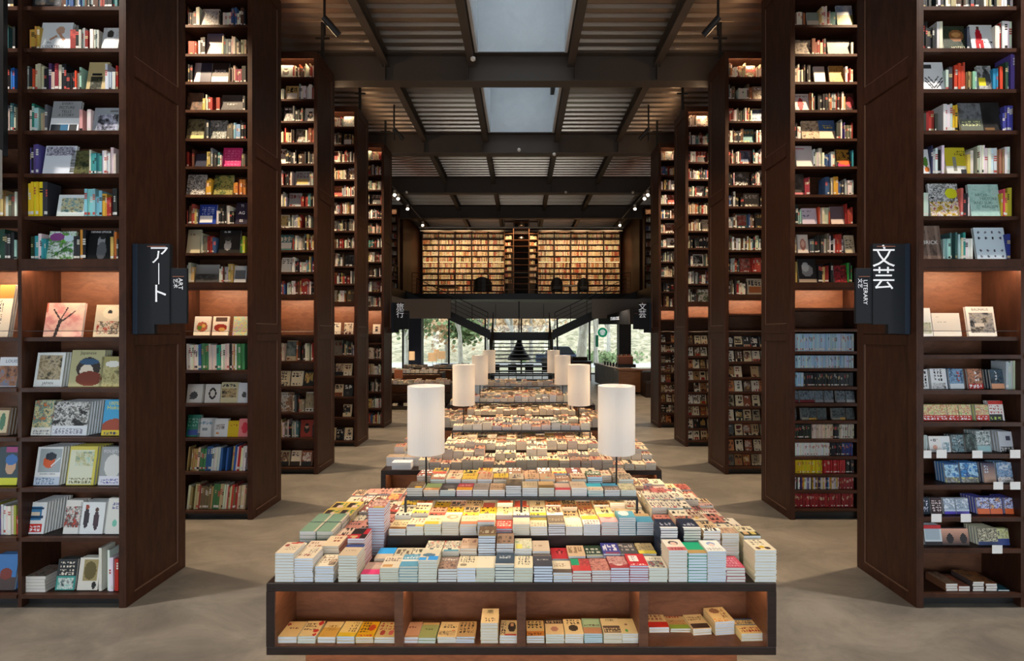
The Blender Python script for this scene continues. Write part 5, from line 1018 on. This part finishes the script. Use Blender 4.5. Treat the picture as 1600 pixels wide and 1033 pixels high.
# staircase: landing, two side flights, central flight
st = thing('staircase', 'black open-tread staircase dividing left and right up to the upper floor', 'staircase', (0, 21, 0))
YL0, YL1, ZL = 24.27, 25.35, 2.43
B(-1.60, 1.60, YL0, YL1, ZL-.10, ZL).build('landing', M['black'], st)
B(-1.62, 1.62, YL0-.02, YL0, ZL-.34, ZL+.02).build('landing_beam', M['black'], st)
N = 14; ya = 20.5
for i in range(N):
    z = ZL*(i+1)/(N+1); y = ya+(YL0-ya)*i/N
    B(-1.30, 1.30, y, y+.29, z-.045, z).build('tread', M['black'], st)
for s in (-1, 1):
    for y in (YL0+.05, YL1-.2): B(s*1.33, s*1.53, y, y+.14, 0, ZL-.1001).build('post', M['black'], st)
    m = MB(); x0, x1 = s*1.305, s*1.345
    a = [(x0, ya-.2, 0), (x1, ya-.2, 0), (x1, YL0-.021, ZL-.30), (x0, YL0-.021, ZL-.30)]
    b = [(x0, ya-.2, .22), (x1, ya-.2, .22), (x1, YL0-.021, ZL+.0), (x0, YL0-.021, ZL+.0)]
    m.hexa(a+b); m.build('stringer', M['black'], st)
    for i in range(11):
        f = (i+.5)/11; x = 1.6+(5.45-1.6)*f; z = ZL+(ZM-ZL)*(i+1)/12
        B(s*(x-.17), s*(x+.17), YL0+.05, YL1-.05, z-.04, z).build('tread', M['black'], st)
    for y in (YL0, YL1-.045):
        m = MB(); xa, xb = s*1.55, s*5.6
        p0 = [(xa, y, ZL-.30), (xb, y, ZM-.30), (xb, y+.045, ZM-.30), (xa, y+.045, ZL-.30)]
        p1 = [(xa, y, ZL+.12), (xb, y, ZM+.10), (xb, y+.045, ZM+.10), (xa, y+.045, ZL+.12)]
        m.hexa(p0+p1); m.build('stringer', M['black'], st)
    # railing of the side flight
    m = MB()
    for y in (YL0+.02,):
        for dz in (.35, .55, .75, .95): m.tube((s*1.6, y, ZL+dz), (s*5.0, y, ZM-.30+dz), .011 if dz < .9 else .02, n=6)
        for f in (0, .22, .45, .72, 1.0):
            x = 1.6+(5.0-1.6)*f; z = ZL+(ZM-.30-ZL)*f; m.tube((s*x, y, z+.05), (s*x, y, z+.97), .014, n=6)
    m.build('railing', M['black'], st)
    m = MB()
    for dz in (.3, .5, .7, .95): m.tube((s*1.33, ya, .1+dz), (s*1.33, YL0, ZL+dz), .010 if dz < .9 else .02, n=6)
    for f in (0, .5, 1): m.tube((s*1.33, ya+(YL0-ya)*f, .1+(ZL-.1)*f), (s*1.33, ya+(YL0-ya)*f, 1.05+(ZL-.1)*f), .016, n=6)
    m.build('railing', M['black'], st)
# guard rail along the upper floor
for s, (xa, xb) in ((-1, (-5.45, -2.9)), (0, (-2.85, 2.85)), (1, (2.9, 5.45))):
    r = thing('guard_rail', {-1: 'thin black guard rail at left end of upper floor edge', 0: 'long thin black guard rail along middle of upper floor edge', 1: 'thin black guard rail at right end of upper floor edge'}[s], 'railing', ((xa+xb)/2, 25.39, ZM))
    n = max(3, round((xb-xa)/1.4))
    for i in range(n): 
        x = xa+(xb-xa)*i/(n-1); MB().tube((x, 25.39, ZM), (x, 25.39, ZM+1.05), .016, n=6).build('post', M['black'], r)
    for dz in (.25, .45, .65, .85, 1.05): MB().tube((xa, 25.39, ZM+dz), (xb, 25.39, ZM+dz), .007 if dz < 1 else .018, n=6).build('rail', M['black'], r)
for s in (-1, 1):
    r = thing('guard_rail', 'thin black guard rail along the %s wing of the upper floor' % SIDE[s], 'railing', (s*5.56, 20, ZM))
    for i in range(5): MB().tube((s*5.56, 15.5+i*1.85, ZM), (s*5.56, 15.5+i*1.85, ZM+1.05), .016, n=6).build('post', M['black'], r)
    for dz in (.25, .45, .65, .85, 1.05): MB().tube((s*5.56, 15.5, ZM+dz), (s*5.56, 22.9, ZM+dz), .007 if dz < 1 else .018, n=6).build('rail', M['black'], r)
# far bookcase wall: ten bays, each a bookcase of its own
RB = random.Random(3)
PBW = ['e8d8b4', 'f0e2c0', 'e4cfa4', 'd8c090', 'f4ead0', 'c88a5a', 'b85a40', 'e8dcc0', '8a6a48', 'ecdcb8', 'd4b888']
n0 = len(BOOKS)
NB = 12; XW = 5.42; bw = 2*XW/NB; SZ = [ZM+.02+.318*i for i in range(12)]
for b in range(NB):
    xa = -XW+b*bw; xb = xa+bw
    if b in (5, 6): continue
    side = 'left' if b < 5 else 'right'; num = ORD[b+1] if b < 5 else ORD[12-b]
    t = thing('wall_bookcase', 'brightly lit upper-floor bookcase, %s from the %s end of the far wall' % (num, side), 'bookcase', (xa, YW, ZM), 'lit bookcases on the upper far wall')
    for x in (xa, xb-.03): B(x+.0005, x+.0295, YW, YW+.33, ZM, 8.11).build('side_panel', M['wood'], t)
    B(xa+.03, xb-.03, YW+.30, YW+.33, ZM, 8.11).build('back_panel', M['baroak'], t)
    for z in SZ: B(xa+.0301, xb-.0301, YW+.01, YW+.2999, z-.012, z+.012).build('shelf', M['wood'], t)
    B(xa+.0301, xb-.0301, YW+.01, YW+.2999, 8.08, 8.11).build('shelf', M['wood'], t)
    B(xa+.05, xb-.05, YW+.045, YW+.06, 8.068, 8.0795).build('light_strip', M['led3'], t); B(xa+.0301, xb-.0301, YW+.01, YW+.02, 8.03, 8.0799).build('front_lip', M['wood'], t)
    B(xa+.05, xb-.05, YW+.03, YW+.04, SZ[6]-.018, SZ[6]-.0125).build('light_strip', M['ledsoft'], t)
    for i, z in enumerate(SZ[:-1]):
        fill_spines(xa+.035, xb-.035, YW+.03, z+.012, .29, PBW, 'shelf', 'upright books on the far wall', hr=(.72, .84), wr=(.016, .05), rg=RB, hidden=True, gap=.01, depth=(.15, .16))
YQ = 26.30
# centre of the far wall: two ladder-like open towers with a dark duct between
for s in (-1, 1):
    t = thing('ladder_shelf', 'tall narrow open ladder shelf on the %s of the dark duct' % SIDE[s], 'shelf', (s*.62, YQ-.3, ZM))
    for x in (.38, .84): B(s*x, s*(x+.035), YQ-.34, YQ-.05, ZM, 8.5).build('upright', M['baroak'], t)
    for i in range(13): B(s*.4151, s*.8399, YQ-.33, YQ-.06, ZM+.25+.318*i, ZM+.28+.318*i).build('shelf', M['baroak'], t)
    for i in range(1, 9):
        fill_spines(min(s*.43, s*.83), max(s*.43, s*.83)-RB.uniform(0, .15), YQ-.3, ZM+.281+.318*i, .28, PBW, 'shelf', 'x', hr=(.5, .7), wr=(.02, .06), rg=RB, hidden=True)
t = thing('open_shelf', 'dark open shelf with metal canisters between the two ladder shelves', 'shelf', (0, YQ, ZM))
B(-.36, .36, YQ+.2, YQ+.25, ZM, 8.3).build('back_panel', M['darkwall'], t)
for i in range(12): B(-.37, .37, YQ-.3, YQ+.199, ZM+.25+.318*i, ZM+.27+.318*i).build('shelf', M['baroak'] if i % 3 else M['wood'], t)
tag(MB().lathe(0, YQ-.05, [(0.001, 7.903), (.17, 7.903), (.17, 8.12), (.001, 8.12)], 24).build('metal_canister', M['deck'], smooth=False), 'tall round metal canister on top of the dark centre shelf', 'canister')
tag(MB().lathe(0, YQ-.05, [(0.001, 7.268), (.16, 7.268), (.14, 7.34), (.001, 7.36)], 24).build('metal_canister', M['deck'], smooth=False), 'low round metal canister two shelves below the tall one', 'canister')
# upper-floor side bookcases seen past the last tall ones
for s in (-1, 1):
    t = thing('bookcase', 'lone upper-floor bookcase standing above the %s wing' % SIDE[s], 'bookcase', (s*5.6, 22.9, ZM), 'upper-floor side bookcases')
    for x in (5.56, 6.5): B(s*x, s*(x+.05), 22.9, 23.3, ZM, 8.1).build('side_panel', M['wood'], t)
    B(s*5.6101, s*6.4999, 23.26, 23.29, ZM, 8.1).build('back_panel', M['baroak'], t)
    for i in range(10): B(s*5.6101, s*6.4999, 22.92, 23.2599, ZM+.05+.37*i, ZM+.08+.37*i).build('shelf', M['wood'], t)
    B(s*5.6101, s*6.4999, 22.92, 23.2599, 8.05, 8.09).build('shelf', M['wood'], t)
    B(s*5.63, s*6.48, 22.96, 22.975, 8.042, 8.0495).build('light_strip', M['led3'], t); B(s*5.6101, s*6.4999, 22.92, 22.93, 8.0, 8.0499).build('front_lip', M['wood'], t)
    for i in range(9): fill_spines(min(s*5.62, s*6.49), max(s*5.62, s*6.49), 22.96, ZM+.081+.37*i, .33, P_ART+P_WARM, 'shelf', 'x', hr=(.5, .8), rg=RB, hidden=True)
# armchairs and low tables on the upper floor
def armchair(x, y, z, label, yaw=0, w=.78, group='black armchairs on the upper floor'):
    t = thing('armchair', label, 'armchair', (x, y, z), group)
    B(x-w/2+.08, x+w/2-.08, y-.3, y+.32, z+.22, z+.42).build('seat', M['black'], t, bevel=.04)
    m = MB(); n = 9
    for i in range(n):
        a = math.pi*(1+i/(n-1)) if yaw == 0 else math.pi*i/(n-1); b = math.pi*(1+(i+1)/(n-1)) if yaw == 0 else math.pi*(i+1)/(n-1)
        if i == n-1: break
        r0, r1 = w/2, w/2-.08
        p = lambda q, r: (x+r*math.cos(q), y+r*.95*math.sin(q))
        h = lambda q: z+.60+.28*abs(math.sin(q))**1.5
        A, B_, C_, D = p(a, r0), p(b, r0), p(b, r1), p(a, r1)
        m.hexa([(*A, z+.16), (*B_, z+.16), (*C_, z+.16), (*D, z+.16), (*A, h(a)), (*B_, h(b)), (*C_, h(b)), (*D, h(a))])
    m.build('backrest', M['black'], t)
    for sx in (-1, 1):
        for sy in (-1, 1): MB().tube((x+sx*.24, y+sy*.22, z), (x+sx*.22, y+sy*.2, z+.22), .014, n=6).build('leg', M['wire'], t)
    return t
CN = ['black armchair turned away, before the second and third lit bookcases', 'black armchair turned away, right of the ladder shelves', 'dark low armchair at the right part of the upper floor']
armchair(px(754, 26.1), 26.1, ZM, CN[0], w=.98); armchair(px(870, 26.1), 26.1, ZM, CN[1], w=.62); armchair(px(911, 26.3), 26.3, ZM, CN[2], w=.6)
def round_table(x, y, z, r, h, label, m_=None):
    t = thing('low_table', label, 'table', (x, y, z))
    MB().lathe(x, y, [(.001, z+h), (r, z+h), (r, z+h-.03), (.001, z+h-.03)], 24).build('table_top', m_ or M['black'], t)
    MB().tube((x, y, z), (x, y, z+h-.03), .03, n=10).build('leg', M['black'], t)
round_table(px(700, 26.4), 26.4, ZM, .55, .42, 'wide low round table near the left guard rail of the upper floor')
round_table(px(890, 26.6), 26.6, ZM, .4, .5, 'small round table between the two right armchairs upstairs', M['soffit'])
# ------------------------------------------------------------------ ground floor beyond the aisle
def side_table(x0, x1, y0, y1, h, label, rows=2):
    t = thing('side_display_table', label, 'table', ((x0+x1)/2, y0, 0), 'display tables of the travel corner')
    B(x0, x1, y0, y1, h-.05, h).build('table_top', M['woodtop'], t, bevel=.004)
    for x in (x0, x1-.05): B(x, x+.05, y0+.002, y1, 0, h-.0501).build('side_board', M['woodtop'], t)
    B(x0+.0501, x1-.0501, y0+.4, y0+.43, .1, h-.0501).build('back_panel', M['woodin'], t)
    for i in range(rows): 
        z = .1+i*.38; B(x0+.0501, x1-.0501, y0+.01, y0+.3999, z-.02, z+.02).build('shelf', M['woodtop'], t)
    B(x0+.08, x1-.08, y0+.05, y0+.06, h-.0542, h-.0502).build('light_strip', M['ledsoft'], t)
    n = len(BOOKS); x = x0+.1; i = 0
    while x < x1-.1:
        for r in range(3):
            rstack(x, y0+.03+.2*r, h, RT.uniform(.04, .16), .15, 3, '', pal=PB[0], hidden=True)
        if RT.random() < .8: rstack(x, y0+.03, .12, RT.uniform(.03, .12), .14, 3, '', pal=P_CREAM, hidden=True)
        x += .165
side_table(-4.9, -2.2, 16.0, 17.2, .80, 'dark low table with books left of the aisle, before the navy pillar')
side_table(-4.9, -2.9, 18.6, 19.5, .95, 'second dark table with glowing compartments behind the low left table', 1)
side_table(-4.9, -2.4, 21.0, 21.9, .95, 'third dark table near the left windows', 1)
# small lamps with amber shades
for i, (p, q, y, w) in enumerate(((643.5, 556, 19.0, 9), (676, 558, 20.0, 14), (690, 555, 21.3, 12), (682, 552, 21.8, 8))):
    x = px(p, y); z = pz(q, y); r = w*y/FPX/2
    t = thing('desk_lamp', ['small amber-shaded lamp before the navy pillar', 'leftmost amber-shaded lamp of the cluster by the left window', 'rightmost amber-shaded lamp of the cluster by the left window', 'rear amber-shaded lamp in the middle of the cluster'][i], 'lamp', (x, y, .95))
    MB().lathe(x, y, [(.001, .9502), (.07, .9502), (.06, .965), (.001, .97)], 16).build('base', M['black'], t)
    MB().tube((x, y, .965), (x, y, z+.05), .008, n=6).build('pole', M['wire'], t)
    MB().lathe(x, y, [(r, z-.16), (r, z+.16), (r-.004, z+.16), (r-.004, z-.16)], 24, True).build('shade', M['amber'], t)
    MB().lathe(x, y, [(.001, z-.05), (.025, z), (.001, z+.05)], 10).build('bulb', M['bulb2'], t)
# standing book board on the low table
tag(B(px(616, 16.3), px(629, 16.3), 16.3, 16.34, .96, 1.24).build('poster_stand', M['copper'], bevel=.004), 'small reddish display board standing on books of the low left table', 'sign')
# big pendant lamp, dining table and chairs behind the stairs
t = thing('pendant_lamp', 'large black conical pendant lamp hanging behind the stair treads', 'lamp', (px(811, 27), 27, 2.3))
x = px(811, 27)
MB().lathe(x, 27, [(.62, .98), (.60, 1.12), (.34, 1.45), (.12, 1.95), (.10, 2.45), (.095, 2.45), (.11, 1.95), (.33, 1.44), (.59, 1.10), (.61, .98)], 32, True).build('shade', M['black'], t, smooth=True)
MB().tube((x, 27, 2.45), (x, 27, 4.079), .03, n=8).build('cord', M['black'], t)
def cafe_table(x, y, w, d, label):
    t = thing('cafe_table', label, 'table', (x, y, 0))
    B(x-w/2, x+w/2, y-d/2, y+d/2, .70, .74).build('table_top', M['steel'], t)
    for sx in (-1, 1):
        for sy in (-1, 1): B(x+sx*(w/2-.06)-.02, x+sx*(w/2-.06)+.02, y+sy*(d/2-.06)-.02, y+sy*(d/2-.06)+.02, 0, .6999).build('leg', M['black'], t)
def cafe_chair(x, y, label, face=1, m_=None):
    m_ = m_ or M['steel']; t = thing('cafe_chair', label, 'chair', (x, y, 0), 'chairs in the window seating area')
    B(x-.22, x+.22, y-.22, y+.22, .42, .46).build('seat', m_, t, bevel=.01)
    B(x-.21, x+.21, y+face*.20, y+face*.23, .5, .84).build('backrest', m_, t, bevel=.01)
    for sx in (-1, 1):
        for sy in (-1, 1): MB().tube((x+sx*.2, y+sy*.2, 0), (x+sx*.18, y+sy*.18, .42), .012, n=6).build('leg', M['black'], t)
        MB().tube((x+sx*.18, y+face*.19, .46), (x+sx*.18, y+face*.21, .8), .01, n=6).build('back_post', M['black'], t)
cafe_table(-.1, 26.6, 3.2, .9, 'long dark table behind the staircase')
for i, x in enumerate((-1.3, -.45, .4, 1.25)): cafe_chair(x, 25.8, 'grey chair, %s from left on the near side of the table behind the stairs' % ORD[i+1], -1)
for i, (x, y) in enumerate(((-5.1, 25.5), (-3.9, 25.9), (-2.9, 26.3), (-2.2, 25.7))): cafe_chair(x, y, 'grey-blue chair by the left windows, %s from left' % ORD[i+1], 1, M['navy'])
cafe_table(-3.4, 27.3, 2.2, .8, 'dark table by the left windows')
# coffee counter on the right
t = thing('coffee_counter', 'long coffee counter with a wooden top and pale boarded side, right of the aisle', 'counter', (3.8, 20, 0))
B(3.82, 7.6, 20.0, 20.7, .92, .99).build('counter_top', M['baroak'], t, bevel=.004)
B(3.84, 7.6, 20.03, 20.69, 0.08, .9199).build('front_panel', M['baroak'], t)
m = MB(); m.hexa([(3.50, 24.2, .08), (4.1, 24.2, .08), (4.42, 20.701, .08), (3.83, 20.03, .08), (3.50, 24.2, .92), (4.1, 24.2, .92), (4.42, 20.701, .92), (3.83, 20.03, .92)]); m.build('side_panel', M['barboard'], t)
m = MB(); m.hexa([(3.46, 24.24, .9201), (4.16, 24.24, .9201), (4.48, 20.701, .9201), (3.78, 20.701, .9201), (3.46, 24.24, .99), (4.16, 24.24, .99), (4.48, 20.701, .99), (3.78, 20.701, .99)]); m.build('side_top', M['barboard'], t)
B(3.9, 7.6, 20.08, 20.6, 0, .0799).build('plinth', M['black'], t)
t = thing('espresso_machine', 'copper-clad espresso machine with cups on top, on the coffee counter', 'coffee machine', (4.4, 21.0, .99))
B(4.02, 4.62, 21.0, 21.5, 1.12, 1.45).build('body', M['copper'], t, bevel=.02)
B(3.98, 4.72, 20.95, 21.55, .99, 1.1199).build('base', M['black'], t)
for i in range(6): MB().lathe(4.08+i*.095, 21.2, [(.001, 1.4502), (.03, 1.4502), (.04, 1.52), (.036, 1.52), (.001, 1.46)], 12).build('cup', M['white' if i % 2 else 'copper'], t)
for i in range(5):
    x, y = 3.72+.07*i, 22.6-.3*i
    tag(MB().lathe(x, y, [(.001, .9902), (.045, .9902), (.045, 1.12+.02*(i % 2)), (.02, 1.16), (.001, 1.17)], 12).build('syrup_bottle', M['black'], smooth=True), 'dark bottle on the counter side, %s from the machine' % ORD[5-i], 'bottle', 'bottles on the counter')
for i, (x, y) in enumerate(((4.9, 19.0), (4.9, 19.45))):
    t = thing('merchandise_stand', ['low dark box stand before the counter beside the last right bookcase', 'second dark box stand, against the counter front'][i], 'stand', (x, y, 0))
    B(x-.25, x+.35, y, y+.4, 0, .55+.35*i).build('box_body', M['woodtop'], t, bevel=.01)
    B(x-.22, x+.32, y+.05, y+.35, .5501+.35*i, .60+.35*i).build('top_tray', M['black'], t)
# back bar, its dark cupboard, hanging canopy with lit shop name, round hanging emblem
t = thing('service_cabinet', 'long brown service cabinet left of the coffee counter by the windows', 'cabinet', (2.6, 25.5, 0))
B(1.9, 3.5, 25.5, 26.1, 0, .93).build('cabinet_body', M['woodin'], t); B(1.86, 3.54, 25.46, 26.14, .9301, .99).build('worktop', M['black'], t)
B(2.2, 3.4, 26.1, 26.14, .9901, 1.18).build('rear_board', M['woodin'], t)
tag(MB().lathe(px(893, 25.8), 25.8, [(.001, .9902), (.06, .9902), (.07, 1.22), (.001, 1.22)], 12).build('glass_jar', M['soffit']), 'pale jar standing on the brown service cabinet', 'jar')
t = thing('shop_canopy', 'dark hanging canopy with lit white shop lettering above the coffee counter', 'canopy', (4.2, 21.5, 3))
m = MB(); A = (3.79, 25.0); Bn = (4.48, 21.0)
m.hexa([(*A, 2.83), (*Bn, 2.77), (6.5, 21.0, 2.77), (6.5, 25.0, 2.83), (*A, 3.16), (*Bn, 3.40), (6.5, 21.0, 3.40), (6.5, 25.0, 3.16)]); m.build('canopy_body', M['sign'], t)
B(4.46, 6.5, 20.9, 20.999, 2.78, 3.42).build('fascia', M['steel'], t)
mw = Matrix.Translation(Vector((4.165, 22.7, 3.05))-Vector((4.2, 21.5, 3))) @ Matrix.Rotation(math.atan2(-4.0, .69), 4, 'Z') @ Matrix.Rotation(math.pi/2, 4, 'X')
lettering('STARBUCKS', .20, mw, M['glowsign'], t, 'shop_lettering')
ex, ey, ez = px(941.5, 25.0), 25.0, pz(519.5, 25.0)
t = thing('round_emblem', 'round green and white emblem hanging by the right windows', 'sign', (ex, ey, ez))
def disc(cx, cz, r0, r1, y, y2, name, m_, par, n=40, sx=1):
    m = MB()
    for i in range(n):
        a, b = 2*math.pi*i/n, 2*math.pi*(i+1)/n
        P = lambda q, r, yy: (cx+sx*r*math.cos(q), yy, cz+r*math.sin(q))
        m.face([P(a, r1, y), P(a, r0, y), P(b, r0, y), P(b, r1, y)]); m.face([P(a, r1, y2), P(b, r1, y2), P(b, r0, y2), P(a, r0, y2)])
        m.face([P(a, r1, y), P(b, r1, y), P(b, r1, y2), P(a, r1, y2)])
    return m.build(name, m_, par)
R_ = .235
disc(ex, ez, .14, R_, ey, ey+.02, 'outer_ring', M['green_glow'], t); disc(ex, ez, 0.0, .139, ey+.004, ey+.016, 'inner_disc', M['white_glow'], t)
m = MB()
for k in range(6): # flowing hair and two side tails of the figure
    for s in (-1, 1):
        a = .06+k*.016; m.box(ex+s*a-.004, ex+s*a+.004, ey-.002, ey+.003, ez-.11+k*.012, ez+.05-k*.01)
m.box(ex-.03, ex+.03, ey-.002, ey+.003, ez-.02, ez-.012); m.box(ex-.035, ex+.035, ey-.002, ey+.003, ez-.05, ez-.04); m.box(ex-.02, ex+.02, ey-.002, ey+.003, ez-.10, ez-.085)
for k in (-1, 0, 1): m.hexa([(ex+k*.03-.014, ey-.002, ez+.07), (ex+k*.03+.014, ey-.002, ez+.07), (ex+k*.03+.014, ey+.003, ez+.07), (ex+k*.03-.014, ey+.003, ez+.07), (ex+k*.03-.002, ey-.002, ez+.11), (ex+k*.03+.002, ey-.002, ez+.11), (ex+k*.03+.002, ey+.003, ez+.11), (ex+k*.03-.002, ey+.003, ez+.11)])
m.build('figure_lines', M['green_glow'], t)
for s in (-1, 1): MB().tube((ex+s*.14, ey+.01, ez+.19), (ex+s*.14, ey+.01, 4.079), .006, n=6).build('hanging_rod', M['wire'], t)
t = thing('green_banner', 'tiny green upright banner outside the right window', 'banner', (px(933, 33), 33, 0))
x = px(933, 33); MB().tube((x-.12, 33, -.05), (x-.12, 33, 2.35), .015, n=6).build('pole', M['white'], t); B(x-.1, x+.08, 32.99, 33.01, 1.5, 2.25).build('cloth', M['green'], t)
# track with spotlights under the roof beside the bookcases
for s in (-1, 1):
    t = thing('light_track', 'thin ceiling track with small white spotlights along the %s side of the upper floor' % SIDE[s], 'light track', (s*4.4, 20, 7.4))
    MB().tube((s*4.42, 16.4, 7.45), (s*4.42, 24.0, 7.45), .022, n=6).build('track_rail', M['steel'], t)
    for y in (17.6, 18.1, 19.6, 22.6):
        q = MB().lathe(s*4.38, y, [(.001, 7.2), (.045, 7.2), (.05, 7.36), (.001, 7.36)], 12).build('spotlight', M['white'], t)
        MB().tube((s*4.38, y-.02, 7.185), (s*4.38, y+.02, 7.21), .05, n=10).build('spotlight_lens', M['lamp_dot'], t)
struct(MB().tube((-4.5, 22.4, 7.05), (4.5, 22.4, 7.05), .03, n=8).build('trim_70', M['soffit']))
struct(MB().tube((-5.3, 26.6, 7.75), (5.3, 26.6, 7.75), .03, n=8).build('trim_71', M['soffit']))
for i, (p, y) in enumerate(((739, 10.5), (866, 15.0), (741, 26.9), (811, 14.7), (884, 19.0), (635, 19.0), (989, 19.0))):
    z = {10.5: 7.95, 15.0: 7.6, 14.7: 7.62, 19.0: 7.6, 26.9: 7.72}[y]
    tag(MB().lathe(px(p, y-.25), y-.25, [(.001, z-.05), (.05, z-.02), (.05, z+.03), (.001, z+.06)], 12).build('ceiling_sensor', M['white'], smooth=True), 'small round white ceiling sensor, %s counted from the camera' % ORD[i+1], 'sensor', 'white ceiling sensors')
for i, (s, y) in enumerate([(s, y) for y in (8.4, 13.0) for s in (-1, 1)]):
    t = thing('hanging_spotlight', 'black cylindrical spotlight on a drop rod above the %s %s lane' % ('nearer' if i < 2 else 'farther', SIDE[s]), 'spotlight', (s*3.25, y, 7.4), 'black spotlights under the roof')
    MB().tube((s*3.25, y, 7.35), (s*3.25, y, 8.26), .022, n=8).build('drop_rod', M['black'], t)
    MB().tube((s*3.25, y-.05, 7.62), (s*3.05, y+.12, 7.42), .055, n=12).build('lamp_head', M['black'], t)
# ------------------------------------------------------------------ outside
struct(B(-60, 60, 31, 90, -.3, -.05).build('ground_outside', M['grass']))
struct(B(-60, 60, 36, 41, -.05, -.03).build('road_outside', M['path']))
m = MB(); RN = random.Random(2)
g = [[(-50+i*2.0, 43+j*2.2, max(-.3, (j*.75 if j < 12 else 9)+MN.noise(Vector((i*.35, j*.4, 3)))*1.2-.2)) for i in range(51)] for j in range(14)]
for j in range(13):
    for i in range(50): m.face([g[j][i], g[j][i+1], g[j+1][i+1], g[j+1][i]])
struct(m.build('hill_outside', M['bank'], smooth=True))
def tree(x, y, h, r, seed, label, n=5):
    rg = random.Random(seed); m = MB(); segs = []
    def br(p, d, L, r, lv):
        q = p+d*L; m.tube(tuple(p), tuple(q), r, r*.68, n=6 if lv > 1 else 8, cap=False)
        if lv >= n: return
        for k in range(2 if lv else 3):
            nd = (d+Vector((rg.uniform(-.7, .7), rg.uniform(-.7, .7), rg.uniform(-.15, .45)))).normalized()
            br(q, nd, L*rg.uniform(.6, .85), r*.62, lv+1)
    br(Vector((x, y, -.1)), Vector((rg.uniform(-.08, .08), 0, 1)), h*.3, r, 0)
    tag(m.build('tree', M['bark'], smooth=True), label, 'tree', 'bare trees outside the windows')
TL = [(-8.6, 38, 'bare tree outside the leftmost window'), (-4.35, 36.5, 'bare tree outside, just left of a left window post'), (-6.2, 42, 'bare tree outside beyond the amber lamps'), (-2.6, 40, 'bare tree outside behind the left stair stringer'), (.8, 41, 'bare tree outside behind the stair landing'), (-.6, 38, 'slim bare tree outside left of the pendant lamp'), (4.15, 35.5, 'thick pale-trunked tree outside the right windows'), (5.6, 38, 'slender bare tree outside by the green banner'), (7.2, 42, 'bare tree outside behind the green emblem'), (10.3, 38, 'bare tree outside beyond the right pillar'), (2.5, 44, 'distant bare tree outside right of the stairs'), (9.0, 45, 'distant bare tree outside on the bank')]
for i, (x, y, lb) in enumerate(TL): tree(x, y, 7+(i % 3), (.20 if i != 6 else .42), 40+i, lb)
def foliage(cx, cy, cz, rx, rz, n, name, m_, label, cat, seed):
    rg = random.Random(seed); m = MB()
    for i in range(n):
        a, b, c = rg.gauss(0, .45), rg.gauss(0, .45), rg.gauss(0, .45); p = Vector((cx+a*rx, cy+b*rx*.6, cz+c*rz)); s = rg.uniform(.06, .16)
        u = Vector((rg.uniform(-1, 1), rg.uniform(-1, 1), rg.uniform(-1, 1))).normalized(); v = u.orthogonal().normalized()
        m.face([tuple(p-u*s-v*s), tuple(p+u*s-v*s), tuple(p+u*s+v*s), tuple(p-u*s+v*s)])
    tag(m.build(name, m_), label, cat)
foliage(-4.2, 37.5, 2.7, 1.3, 1.1, 560, 'evergreen_tree_foliage', M['leafg'], 'loose dark green foliage of an evergreen outside the left window', 'foliage', 1)
foliage(-8.2, 38.5, 3.2, 1.6, 1.2, 500, 'evergreen_tree_foliage', M['leafg'], 'green foliage outside the far left window', 'foliage', 5)
foliage(-5.5, 41, 3.0, 3.0, 1.5, 900, 'russet_foliage', M['leafo'], 'russet leaves on branches outside behind the amber lamps', 'foliage', 2)
foliage(-.8, 42, 3.3, 3.4, 1.0, 900, 'russet_foliage', M['leafo'], 'russet leaves outside above the stair landing', 'foliage', 3)
foliage(5.5, 42, .35, 4.5, .55, 900, 'tall_grass', M['leafg'], 'tall green reeds at the foot of the bank outside the right windows', 'foliage', 4)
x, y = px(879, 36), 36.5
t = thing('parked_car', 'dark parked car outside right of the stairs', 'car', (x, y, 0))
m = MB(); m.hexa([(x-1.9, y, .3), (x+1.9, y, .3), (x+1.9, y+1.6, .3), (x-1.9, y+1.6, .3), (x-1.85, y+.05, .85), (x+1.8, y+.05, .85), (x+1.8, y+1.55, .85), (x-1.85, y+1.55, .85)]); m.build('car_body', M['navy'], t, bevel=.08)
m = MB(); m.hexa([(x-1.2, y+.1, .851), (x+1.0, y+.1, .851), (x+1.0, y+1.5, .851), (x-1.2, y+1.5, .851), (x-.75, y+.25, 1.4), (x+.55, y+.25, 1.4), (x+.55, y+1.35, 1.4), (x-.75, y+1.35, 1.4)]); m.build('cabin', M['sign'], t, bevel=.06)
for sx in (-1.2, 1.2): MB().tube((x+sx, y-.02, .33), (x+sx, y+.2, .33), .33, n=20).build('wheel', M['black'], t)
flush_books()
